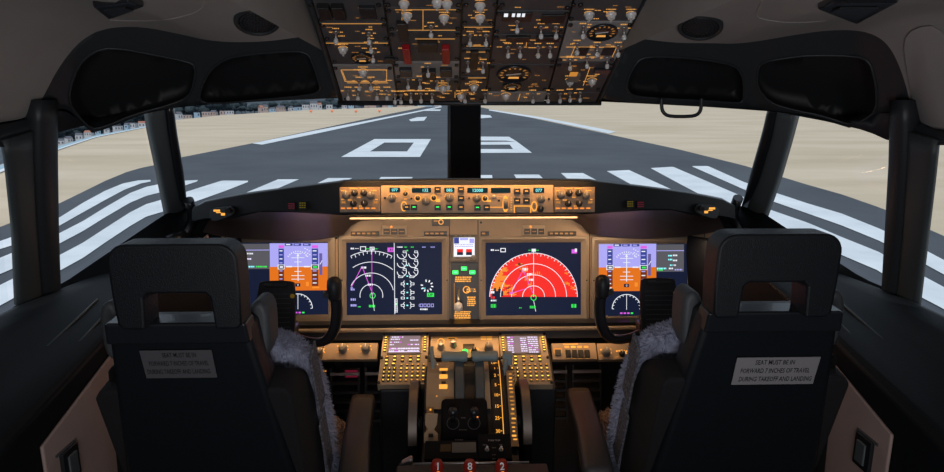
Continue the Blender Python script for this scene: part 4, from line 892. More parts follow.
# ledge rail under the displays, and lower panels
YR = 1.93
t = thing('ledge_rail', atY(467, 330, YR), 'long polished rail running under the four displays', 'rail')
mb = MB(); a = atY(224, 329.2, YR); b = atY(712, 329.2, YR); zz = (a.z+b.z)/2; a.z = b.z = zz; mb.tube([a, b], .007, 'rail', 14); mb.build('rail_bar', t)
mb = MB(); mb.box((0, YR+.035, zz+.012), (1.42, .07, .012), 'screw'); mb.build('ledge', t)
mb = MB(); mb.box((0, YR+.035, zz-.022), (1.42, .05, .03), 'dark'); mb.build('rail_backing', t)
PLo = Pl(atY(467, 351, 1.90), V((0, -.72, .69)))
lowp = (((303, 343, 322, 359.5), 'brown lower panel at the outer left, beside the sheepskin', 1, 0), ((322.8, 343, 377.5, 359.5), 'brown lower panel with two round lamp knobs, left of the left keypad unit', 2, 0), ((552, 343, 596.5, 359.5), 'brown lower panel with four dark rocker switches, right of the right keypad unit', 0, 4), ((597.5, 343, 660, 359.5), 'brown lower panel with one large amber knob, in front of the right yoke', 3, 0))
for (u0, v0, u1, v1), lab, kn, rk in lowp:
    t = thing('lower_panel', PLo.at((u0+u1)/2, v1), lab, 'control panel'); mb = MB(); PLo.slab(mb, u0, v0, u1, v1, -.02, 0, 'panel'); mb.build('faceplate', t, bevel=.0015)
    mb = MB()
    if kn == 1: K_ = [(319.5, 352, K10)]
    elif kn == 2: K_ = [(343, 349, K12), (366, 349, K12)]
    elif kn == 3: K_ = [(606, 352.5, K12), (622, 354, K8)]
    else: K_ = []
    for u, v, me in K_:
        for q in range(5): PLo.line(mb, (u-6+q*2.4, v-3.4+.4*abs(q-2)), (u-4.4+q*2.4, v-3.7+.4*abs(q-2)), 1.4, .0012, 'amber')
        PLo.line(mb, (u-7, v+3.5), (u-3.5, v+2.6), .9, .0012, 'amberd'); PLo.line(mb, (u+3, v-2), (u+5.5, v+1), 1.0, .0012, 'amber')
    if rk:
        PLo.flat(mb, 563, 343.8, 578, 344.7, .0012, 'amber'); PLo.flat(mb, 553.5, 348, 562, 353.5, .0012, 'amberd')
        for k in range(4): PLo.flat(mb, 564.5+k*6.4, 346, 569+k*6.4, 348, .0012, 'ambero' if k != 1 else 'amber')
        for k in range(4): PLo.flat(mb, 566.5+k*6.2, 358.4, 570+k*6.2, 358.9, .0012, 'amberd')
    mb.build('lit_legend', t)
    for u, v, me in K_: addp(PLo, 'knob', me, u, v, t)
    for k in range(rk):
        mb = MB(); PLo.slab(mb, 565.6+k*6.3, 350.6, 570.6+k*6.3, 357.8, 0, .008, 'screw'); mb.build('rocker_switch', t, bevel=.001)
    if rk: mb = MB(); PLo.slab(mb, 555, 350, 561, 356, 0, .005, 'knob'); mb.build('selector', t, bevel=.001)
# foot wells with rudder pedals
mb = MB(); mb.box((-.55, 2.18, .42), (.58, .02, .84), 'dark'); mb.box((.55, 2.18, .42), (.58, .02, .84), 'dark'); mb.box((0, 2.19, .4), (.6, .02, .8), 'pocket'); struct(mb.build('trim_16'), 'dark foot well bulkhead under the instrument panel')
for cx, nm in ((-.42, 'left pair, outboard'), (-.30, 'left pair, inboard'), (.30, 'right pair, inboard'), (.42, 'right pair, outboard')):
    t = thing('rudder_pedal', (cx, 2.06, .35), 'black ribbed rudder pedal in the dark foot well, '+nm, 'pedal')
    mb = MB(); q = Quaternion((1, 0, 0), -.25)
    for k in range(6): mb.box(V((cx, 2.06, .50))+q @ V((0, 0, -.08+k*.032)), (.10, .012, .010), 'metal' if k == 5 else 'dark', q)
    for s in (-1, 1): mb.box(V((cx+s*.048, 2.065, .50)), (.008, .014, .20), 'dark', q)
    mb.build('pedal_plate', t); mb = MB(); mb.tube([(cx, 2.07, .44), (cx, 2.11, .25), (cx, 2.12, 0)], .012, 'dark', 10); mb.build('pedal_arm', t)
t = thing('foot_well_lamp', (-.41, 2.15, .62), 'dim red lamp in the dark foot well left of the pedestal', 'lamp'); c = atY(352, 373, 2.10)
mb = MB(); mb.box(c+V((0, .03, 0)), (.06, .07, .045), 'screw'); mb.build('lamp_housing', t); mb = MB(); mb.box(c-V((0, .006, 0)), (.045, .004, .026), 'redl'); mb.build('lamp_lens', t)
mb = MB(); c = atY(320, 371, 2.10); mb.box(c+V((0, .02, 0)), (.09, .05, .03), 'screw'); 
PQ = Pl(c-V((0, .006, 0)), (0, -1, 0)); marks(PQ, mb, 312, 327, 371, 1.6, 'amberd', .001, 3); tag(mb.build('placard_lamp', loc=c), 'dim orange lit placard in the foot well beside the left sheepskin', 'placard')
# ================================================================ PEDESTAL
PC = Pl(atY(467, 360, 1.85), V((0, -.43, .90)))
ped = thing('pedestal', (0, 1.75, 0), 'black centre pedestal between the two seats', 'pedestal')
mb = MB(); a = PC.rect(379, 334.6, 552, 386.5, -.012); f0, f1 = a[0], a[1]
prof = [(V((0, 2.05, 0))), V((0, 2.05, a[3].z)), V((0, a[3].y, a[3].z)), V((0, a[0].y, a[0].z)), V((0, a[0].y+.005, .0))]
x0 = -.262; x1 = .262
mb.prism([V((x0, p.y, p.z)) for p in prof], V((x1-x0, 0, 0)), 'black'); mb.build('forward_housing', ped, bevel=.006)
# throttle quadrant body
QP = [(1.80, 0), (1.80, .725), (1.76, .74), (1.70, .733), (1.64, .70), (1.58, .66), (1.53, .62), (1.46, .60), (1.34, .60), (1.0, .60), (.95, .58), (.95, 0)]
QP = QP[:8]+[(1.36, .60), (1.36, 0)]
mb = MB(); mb.prism([V((-.125, y, z)) for y, z in QP], V((.25, 0, 0)), 'dark'); mb.build('quadrant_body', ped, bevel=.004)
# forward electronics panel between the keypads
fe = thing('forward_pedestal_panel', PC.at(465, 356), 'brown panel with chrome knobs and a green lamp between the two keypad units', 'control panel')
mb = MB(); PC.slab(mb, 430.5, 335, 499, 357.5, -.015, 0, 'panel2'); PC.slab(mb, 463, 344, 474.5, 349.5, 0, .001, 'screw'); mb.build('faceplate', fe, bevel=.0015)
mb = MB(); PC.arc(mb, (441, 342), 3.2, 0, 360, .8, .0012, 'amber'); PC.arc(mb, (453.5, 350), 8, 200, 340, 1, .0012, 'amber', ry=.4); PC.flat(mb, 447, 337.6, 457, 340.2, .0012, 'amberd'); PC.flat(mb, 448.5, 338.4, 455, 339.4, .0014, 'screw')
for u in (481, 487): PC.flat(mb, u, 336.5, u+5, 338, .0012, 'amberd'); PC.flat(mb, u, 339, u+5, 340, .0012, 'amber')
PC.arc(mb, (475, 351), 4, 20, 200, 1.2, .0012, 'amber', ry=.7); mb.build('lit_legend', fe)
KC = f_knob(.010, .02, 'metal')
for u, v, me in ((441, 348, KC), (453.3, 345.5, KC), (488.6, 349, K12), (474, 351.5, K8)): addp(PC, 'knob', me, u, v, fe)
mb = MB(); c = PC.at(465, 352.3); mb.lathe(c, PC.n, [(.009, 0), (.009, .006), (.006, .009), (0, .010)], 'green', 14); o = mb.build('green_lamp', fe); o['label'] = 'glowing green lamp'
# keypad units
KM = {k: src(lambda mb, k=k: (mb.box((0, 0, .0025), (.0095, .0075, .005), 'knob'), mb.box((0, 0, .0052), (.0070, .0044, .0006), k))) for k in ('ambery', 'ambero', 'amber')}
KR = {k: src(lambda mb, k=k: (mb.cyl((0, 0, 0), (0, 0, .005), .0048, .0044, 'knob', 10), mb.box((0, 0, .0053), (.0034, .0034, .0006), k))) for k in ('ambery', 'amber')}
for (u0, u1), nm in (((380.5, 428), 'left'), ((500.5, 549), 'right')):
    t = thing('keypad_unit', PC.at((u0+u1)/2, 386), ('amber lit flight computer keypad with pale screen, left of the throttles' if nm == 'left' else 'amber lit flight computer keypad with bright striped screen, right of the throttles'), 'keypad')
    R = PC.rect(u0, 334.6, u1, 386); o0 = R[3]; W_ = (R[2]-R[3]); H_ = (R[0]-R[3])
    P = lambda x, y, h=0: o0+W_*x+H_*y+PC.n*h
    mb = MB(); mb.prism([P(0, 1, -.02), P(1, 1, -.02), P(1, 0, -.02), P(0, 0, -.02)], PC.n*.026, 'panel2'); mb.build('housing', t, bevel=.002)
    q = lambda mb, x0, y0, x1, y1, h, m: mb.poly([P(x0, y1, h), P(x1, y1, h), P(x1, y0, h), P(x0, y0, h)], m)
    mb = MB(); mb.prism([P(.13, .43, .006), P(.85, .43, .006), P(.85, .045, .006), P(.13, .045, .006)], PC.n*.003, 'bezel2'); mb.build('screen_frame', t, bevel=.001)
    mb = MB(); q(mb, .16, .07, .82, .41, .0094, 'scr_cdu'); r_ = random.Random(u0)
    if nm == 'left': q(mb, .16, .335, .82, .40, .0097, 'scr_cdut'); q(mb, .16, .345, .82, .385, .0098, 'scr_cdu'); rows = ((.085, .2, .45), (.13, .18, .38), (.15, .6, .78), (.19, .17, .42), (.24, .17, .26), (.24, .55, .8), (.315, .17, .8), (.365, .17, .5), (.365, .56, .8))
    else: rows = tuple((.09+k*.043, .17, .30) for k in range(8))+tuple((.11+k*.043, .44, .57) for k in range(7))+tuple((.09+k*.043, .60, .81) for k in range(8))
    for y, a, b in rows:
        x = a
        while x < b-.01: w_ = r_.uniform(.02, .07); q(mb, x, y, min(x+w_, b), y+.022, .0099, 'scr_cdut' if r_.random() > .12 else 'scr_mag'); x += w_+.01
    mb.build('screen', t)
    def key(x, y, m, rnd=False, sc=1): inst('key', (KR if rnd else KM)[m], P(x, y, .006), PC.q, t, sc)
    for k in range(6): key(.075, .10+k*.052, 'ambery', sc=.85); key(.925, .10+k*.052, 'ambery', sc=.85)
    for r in range(2):
        for c in range(5): key(.14+c*.165, .49+r*.066, 'ambery' if (c+r) % 3 else 'amber', sc=1.0)
    key(.14, .625, 'ambery'); key(.29, .625, 'ambery')
    for r in range(4):
        for c in range(3): key(.11+c*.105, .71+r*.072, 'ambery', True)
    for r in range(5):
        for c in range(5): key(.46+c*.115, .64+r*.072, 'amber' if r % 2 == 0 else 'ambery', False, .8)
    for x, y in ((.03, .03), (.97, .03), (.03, .97), (.97, .97), (.03, .5), (.97, .5)): mb = MB(); mb.cyl(P(x, y, .006), P(x, y, .012), .0045, .004, 'screw', 10); mb.build('screw', t)
# thrust levers
def qz(y):
    for (a, b), (c, d) in zip(QP[1:], QP[2:]):
        if c <= y <= a: return b+(d-b)*(a-y)/(a-c)
    return .6
for k, (x, lab) in enumerate(((-.026, 'left'), (.030, 'right'))):
    t = thing('thrust_lever', (x, 1.70, .72), 'blue grey thrust lever with T shaped handle, %s of the two' % lab, 'lever')
    mb = MB(); mb.prism([V((x-.013, y, z)) for y, z in ((1.60, .68), (1.63, .735), (1.69, .775), (1.715, .79), (1.735, .785), (1.74, .74), (1.73, .70))], V((.026, 0, 0)), 'trimg'); mb.build('lever_arm', t, bevel=.004)
    mb = MB(); hx = x-.014 if x < 0 else x+.016; w_ = .074
    prof = [(.0, .018), (.15, .021), (.35, .018), (.65, .0175), (.85, .021), (1, .018)]
    mb.loft([[V((hx-w_/2+w_*s_, 1.705+r*1.0*math.cos(a_), .793+r*.72*math.sin(a_))) for a_ in [2*math.pi*i/14 for i in range(14)]] for s_, r in prof], 'lever', caps=True); mb.build('lever_handle', t, bevel=.003)
    mb = MB(); c = V((x, 1.664, .742)); mb.cyl(c+V((-.012, 0, 0)), c+V((.012, 0, 0)), .011, .011, 'black', 14); mb.build('pivot', t)
# arms' cover plates (bright side plates) and scales
t = thing('quadrant_scale_plate', (-.085, 1.7, .70), 'brown scale plate with amber marks and speed brake slot, left of the thrust levers', 'scale plate')
def arcplate(x0, x1, yA, yB, dz, m, mb, n=14):
    ys = [yA+(yB-yA)*i/n for i in range(n+1)]; P0 = [V((x0, y, qz(y)+dz)) for y in ys]; P1 = [V((x1, y, qz(y)+dz)) for y in ys]
    Q0 = [p-V((0, 0, .03)) for p in P0]; Q1 = [p-V((0, 0, .03)) for p in P1]; mb.loft([Q0, P0, P1, Q1, Q0], m, closed=False, smooth=False)
mb = MB(); arcplate(-.118, -.042, 1.78, 1.60, .012, 'panel2', mb); mb.build('plate', t)
def qmark(mb, x0, x1, yA, yB, m, dz=.0135):
    yA, yB = max(yA, yB), min(yA, yB); mb.poly([V((x0, yA, qz(yA)+dz)), V((x1, yA, qz(yA)+dz)), V((x1, yB, qz(yB)+dz)), V((x0, yB, qz(yB)+dz))], m)
mb = MB()
for k in range(3): qmark(mb, -.083, -.060, 1.725-k*.030, 1.712-k*.030, 'amber', .0135)
qmark(mb, -.090, -.088, 1.75, 1.63, 'amber'); qmark(mb, -.058, -.057, 1.74, 1.64, 'amberd')
mb.build('lit_marks', t); mb = MB()
for k in range(2): mb.box((-.071, 1.70-k*.03, qz(1.70-k*.03)+.014), (.012, .008, .006), 'knob')
mb.build('selector', t)
mb = MB(); arcplate(.042, .058, 1.78, 1.60, .012, 'panel2', mb); tq = thing('quadrant_side_plate', (.05, 1.7, .70), 'narrow brown curved plate right of the thrust levers', 'scale plate'); mb.build('plate', tq)
t = thing('flap_gate', (.085, 1.66, .70), 'black flap lever gate with a column of amber numbers, right of the thrust levers', 'scale plate')
mb = MB(); arcplate(.062, .100, 1.77, 1.50, .014, 'black', mb); mb.build('gate_plate', t)
mb = MB(); mb2 = mb
for k, tx in enumerate(('UP', '1', '2', '5', '10', '15', '25', '30', '40')):
    y = 1.745-k*.0285; ys = (qz(y+.005)-qz(y-.005))/.01; PF = Pl(V((.074, y, qz(y)+.0158)), V((0, -ys, 1)))
    vs, fs, w_, _ = font(tx); kx = .0125; mb.add([PF.L((p[0]-w_/2)*kx, (p[1]-.35)*kx*1.1, .0005) for p in vs], fs, 'amber')
    qmark(mb, .082, .085, y+.001, y-.001, 'amber', .0165)
for k in range(9): qmark(mb, .0875, .0895, 1.76-k*.028, 1.76-(k+1)*.028, 'amber', .0165)
mb.build('lit_numbers', t)
t = thing('flap_lever', (.112, 1.72, .72), 'flap lever with grey blue wedge handle, right of the amber numbered gate', 'lever')
a = atY(503, 386, 1.70); b = atY(506, 364, 1.72); mb = MB(); mb.tube([V((.100, 1.70, .70)), V((.104, 1.715, .745)), V((.110, 1.725, .775))], .008, 'lever', 8, ry=.006); mb.build('lever_arm', t)
mb = MB(); c = atY(507.5, 359.5, 1.725); mb.prism([c+V((-.015, 0, .016)), c+V((.015, 0, .016)), c+V((.013, -.006, -.017)), c+V((-.013, -.006, -.017))], V((0, .014, .004)), 'lever'); mb.build('lever_handle', t, bevel=.003)
t = thing('speed_brake_lever', (-.11, 1.74, .74), 'slim speed brake lever with pale flat blade, left of the thrust levers', 'lever')
mb = MB(); mb.tube([V((-.100, 1.70, .70)), V((-.103, 1.74, .76)), V((-.108, 1.765, .80))], .006, 'lever', 8); mb.build('lever_arm', t)
mb = MB(); a = atY(430.5, 356, 1.76); b = atY(435, 365, 1.75); mb.prism([a+V((-.006, 0, 0)), a+V((.006, 0, 0)), b+V((.008, 0, 0)), b+V((-.006, 0, 0))], V((0, .006, .003)), 'placard2'); mb.build('blade', t, bevel=.002)
for x, nm in ((-.150, 'left'), (.150, 'right')):
    t = thing('hand_wheel', (x, 1.64, .62), 'black stabiliser trim wheel with worn pale rim on the %s flank of the pedestal' % nm, 'wheel')
    mb = MB(); mb.lathe((x-.013, 1.635, .625), (1, 0, 0), [(.06, .004), (.108, .001), (.116, 0), (.118, .003), (.118, .023), (.116, .026), (.108, .025), (.06, .022)], 'black2', 48); mb.build('wheel_disc', t)
    mb = MB(); mb.loft([[V((x+dx, 1.635+r*math.cos(a_), .625+r*math.sin(a_))) for a_ in [math.pi*i/24 for i in range(25)]] for dx, r in ((-.011, .1185), (.011, .1185))], 'brass', closed=False); mb.build('rim_band', t)
    mb = MB(); mb.cyl((x-.02 if x > 0 else x+.02, 1.635, .625), (x, 1.635, .625), .02, .02, 'dark', 14); mb.build('hub', t)
# amber lit stabiliser scales beside the wheels
for x, nm in ((-.126, 'left'), (.122, 'right')):
    t = thing('trim_indicator', (x, 1.64, .68), 'narrow amber lit trim indicator beside the %s trim wheel' % nm, 'scale plate')
    x = -.106 if x < 0 else .116
    mb = MB(); arcplate(x-.010, x+.010, 1.60 if x < 0 else 1.70, 1.50, .018, 'panel', mb); mb.build('plate', t)
    mb = MB(); r_ = random.Random(int(x*1000)); y = 1.595 if x < 0 else 1.69
    while y > 1.515: w_ = r_.uniform(.004, .009); qmark(mb, x-.006+r_.uniform(0, .005), x+.003+r_.uniform(0, .004), y, y-w_*.6, 'amber' if r_.random() > .4 else 'amberd', .0195); y -= w_+.004
    mb.build('lit_marks', t)
# fuel cutoff housing with its two lever recesses
PK = Pl(atY(464, 415, 1.56), V((0, -.55, .83)))
t = thing('cutoff_panel', PK.at(464, 436), 'black domed housing with two ringed fuel cutoff levers below the thrust levers', 'control panel')
mb = MB(); R = PK.rect(441, 397, 488, 441); mb.prism([p-PK.n*.07 for p in R], PK.n*.07, 'post'); mb.build('housing', t, bevel=.012, seg=4)
mb = MB()
for u in (453, 474): PK.arc(mb, (u, 423.5), 6.0, 0, 360, .55, .0013, 'placard')
marks(PK, mb, 461, 466, 418, 1.2, 'placard', .0013, 5); marks(PK, mb, 459, 467, 430, 1, 'placard', .0013, 6); marks(PK, mb, 455, 463, 440, 1.2, 'placard', .0013, 8); mb.build('markings', t)
for u, nm in ((453, 'left'), (474, 'right')):
    mb = MB(); c = PK.at(u, 421); e = PK.at(u, 418, .028); mb.cyl(c, e, .006, .008, 'black2', 14); mb.lathe(e, PK.n, [(.009, 0), (.012, .004), (.011, .012), (0, .015)], 'black2', 16); mb.build('cutoff_lever', t)
    mb = MB(); c = PK.at(u+(2 if nm == 'right' else 0), 417.3, .0016); mb.box(c, (.012, .003, .001), 'ambero' if nm == 'right' else 'placard', PK.q); mb.build('lever_mark', t)
t = thing('pale_tag_plate', (-.11, 1.5, .66), 'worn pale brown bracket plate below the left trim indicator', 'plate')
mb = MB(); PJ = Pl(atY(431, 428, 1.51), V((0, -.6, .8))); mb.prism([PJ.at(*p) for p in ((425.5, 414), (438, 414), (437, 425), (434, 430), (438, 434), (438, 443), (424, 443), (424, 434), (428, 430), (425, 425))], PJ.n*.004, 'panel2'); mb.build('plate_body', t, bevel=.001)
mb = MB(); mb.box(PJ.at(431, 437, .006), (.012, .004, .02), 'screw', PJ.q); mb.build('slot', t)
# stabiliser trim switch box and the flat drawer beside it
PB = Pl(atY(464, 450, 1.42), V((0, -.35, .94)))
t = thing('trim_switch_box', PB.at(494, 460), 'black box with two small chrome toggle switches at lower right of the pedestal', 'control panel')
mb = MB(); R = PB.rect(478, 437, 511, 462); mb.prism([p-PB.n*.03 for p in R], PB.n*.042, 'post'); mb.build('box_body', t, bevel=.002)
PB2 = Pl(PB.p+PB.n*.0125, PB.n); mb = MB(); PB2.text(mb, 'STAB TRIM', 494, 440.5, 1.7, 'placard2', .0008, maxw=12)
for u, v in ((485, 445), (501, 445), (494, 448), (494, 455), (494, 459)): marks(PB2, mb, u-2, u+2, v, .8, 'placard', .0008, u+v)
mb.build('markings', t)
for u in (487, 501): mb = MB(); c = PB2.at(u, 450); mb.cyl(c, c+PB.n*.004, .006, .005, 'metal', 12); mb.cyl(c, c+PB.n*.016+V((0, -.006, 0)), .002, .003, 'chrome', 10); mb.build('toggle_switch', t)
t = thing('blank_plate', PB.at(455, 460), 'flat dark blank plate with a small worn label at lower left of the pedestal', 'plate')
mb = MB(); PB.slab(mb, 425, 443.5, 477, 462, 0, .012, 'post'); mb.build('plate_body', t, bevel=.002); mb = MB(); PB.slab(mb, 440.5, 448, 451, 455.5, .012, .0135, 'screw'); PB.slab(mb, 452, 446, 476, 456, .012, .0135, 'trimg'); mb.build('label_plates', t)
# aft panel with the three red fire handles
PFi = Pl(atY(467, 470, 1.30), V((0, -.25, .97)))
t = thing('fire_handle_panel', PFi.at(467, 474), 'grey edged panel with three red fire handles at the bottom edge of view', 'control panel')
mb = MB(); c = PFi.at(470, 468.5); mb.box((0, 1.20, c.z-.05), (.345, .26, .09), 'dark'); mb.build('panel_body', t, bevel=.003)
mb = MB(); a = PFi.at(413, 467.5); b = PFi.at(530, 467.5); m_ = (a.z+b.z)/2; a.z = b.z = m_+.002; a.y = b.y = 1.322; mb.tube([a, b], .0025, 'metal', 8); mb.build('edge_trim', t)
for u, tx in ((437.5, '1'), (469.5, '8'), (501, '2')):
    c = atY(u, 464.5, 1.29); mb = MB(); mb.loft([[V((c.x+.014*k*math.cos(a_), c.y+.010*k*math.sin(a_)-.004*i, c.z-.05+i*.0145)) for a_ in [2*math.pi*j/16 for j in range(16)]] for i, k in enumerate((.7, .75, .8, 1.0, 1.08, .7))], 'redh', caps=True); h_ = mb.build('fire_handle', t); h_['label'] = 'red pull handle'
    mb = MB(); PH = Pl(c+V((0, -.031, .015)), (0, -.9, .42)); vs, fs, w_, _ = font(tx); k = .022; mb.add([PH.L((p[0]-w_/2)*k, (p[1]-.35)*k, .001) for p in vs], fs, 'white'); mb.build('numeral', h_)
    mb = MB(); cc = c+V((.002, -.018, -.008)); mb.lathe(cc, (0, -1, .3), [(.004, 0), (.004, .006), (0, .008)], 'ambero', 10); mb.build('lamp', h_)
t = thing('small_lever', atY(405, 465, 1.40), 'small worn grey lever handle at left of the red fire handles', 'lever')
mb = MB(); mb.prism([atY(*p, 1.36) for p in ((397, 474), (401, 464), (411, 459), (413, 461), (411.5, 474))], V((0, .02, 0)), 'metal'); mb.build('lever_blade', t, bevel=.004)
mb = MB(); c = atY(405, 474, 1.37); mb.box(c-V((0, -.02, .04)), (.04, .08, .07), 'dark'); mb.build('lever_base', t, bevel=.004)
# ================================================================ YOKES
for nm, s in SIDES:
    cx = -.512*s
    t = thing('control_yoke', (cx, 1.95, 0), 'black control yoke with clipboard pad in front of the %s display' % ('leftmost' if s == 1 else 'rightmost'), 'control yoke')
    X = lambda x: cx+x
    mb = MB(); mb.tube([(cx, 1.70, .89), (cx, 1.79, .80), (cx, 1.86, .62), (cx, 1.90, .4), (cx, 1.94, 0)], .028, 'black', 14); mb.build('column', t)
    mb = MB(); mb.tube([(cx, 1.695, .90), (cx, 1.66, .93)], .035, 'black2', 16); mb.prism([V((cx-.045, 1.655, .90)), V((cx+.045, 1.655, .90)), V((cx+.03, 1.655, .845)), V((cx-.03, 1.655, .845))], V((0, .05, 0)), 'black2'); mb.build('hub', t, bevel=.006)
    for g in (1, -1):
        pts = [V((X(g*x), y, z)) for x, y, z in ((.02, 1.675, .875), (.06, 1.67, .857), (.10, 1.665, .853), (.130, 1.66, .865), (.150, 1.655, .90), (.158, 1.65, .945), (.158, 1.645, .985), (.155, 1.64, 1.01))]
        mb = MB(); mb.tube(smoothc(pts, 2, False), .0125, 'black2', 12, ry=.016); hn = mb.build('wheel_horn', t)
        mb = MB(); mb.loft([[V((X(g*.155)+r*1.0*math.cos(a_), 1.64+r*1.2*math.sin(a_), z)) for a_ in [2*math.pi*i/14 for i in range(14)]] for z, r in ((.985, .014), (.992, .018), (1.02, .020), (1.038, .018), (1.045, .010))], 'black', caps=True); mb.build('horn_grip', hn)
        mb = MB(); c = V((X(g*.138), 1.635, 1.0)); mb.box(c, (.022, .018, .012), 'knob'); mb.box(c+V((-g*.008, 0, .004)), (.008, .012, .012), 'placard'); mb.build('trim_switch', hn, bevel=.002)
    t2 = thing('clipboard', (X(0), 1.63, .86), 'black ribbed clipboard with a yellow dot on the %s control yoke' % nm, 'clipboard')
    PY = Pl(V((cx, 1.625, .945)), V((0, -.93, .36)))
    mb = MB(); w_, h_ = .052, .088
    out = smoothc([(-w_, -h_), (w_, -h_), (w_, h_), (w_*.55, h_+.006), (-w_*.55, h_+.006), (-w_, h_)], 1)
    mb.prism([PY.L(p.x, p.y, -.008) for p in out], PY.n*.012, 'black'); mb.build('board', t2, bevel=.003)
    mb = MB()
    for k in range(11): mb.box(PY.L(0, .058-k*.0125, .005), (.078, .0012, .0012), 'trimg', PY.q)
    mb.build('rib_lines', t2)
    mb = MB(); mb.box(PY.L(0, .082, .008), (.06, .010, .010), 'black2', PY.q); mb.box(PY.L(-.02, .084, .0135), (.02, .002, .001), 'placard', PY.q); mb.build('clip', t2, bevel=.002)
    mb = MB(); c = PY.L(.044*(1), .052, .004); mb.cyl(c, c+PY.n*.004, .006, .006, MATS.get('yellow_dot') or mat('yellow_dot', (.75, .45, .02), .5), 16); o = mb.build('dot', t2); o['label'] = 'yellow dot'
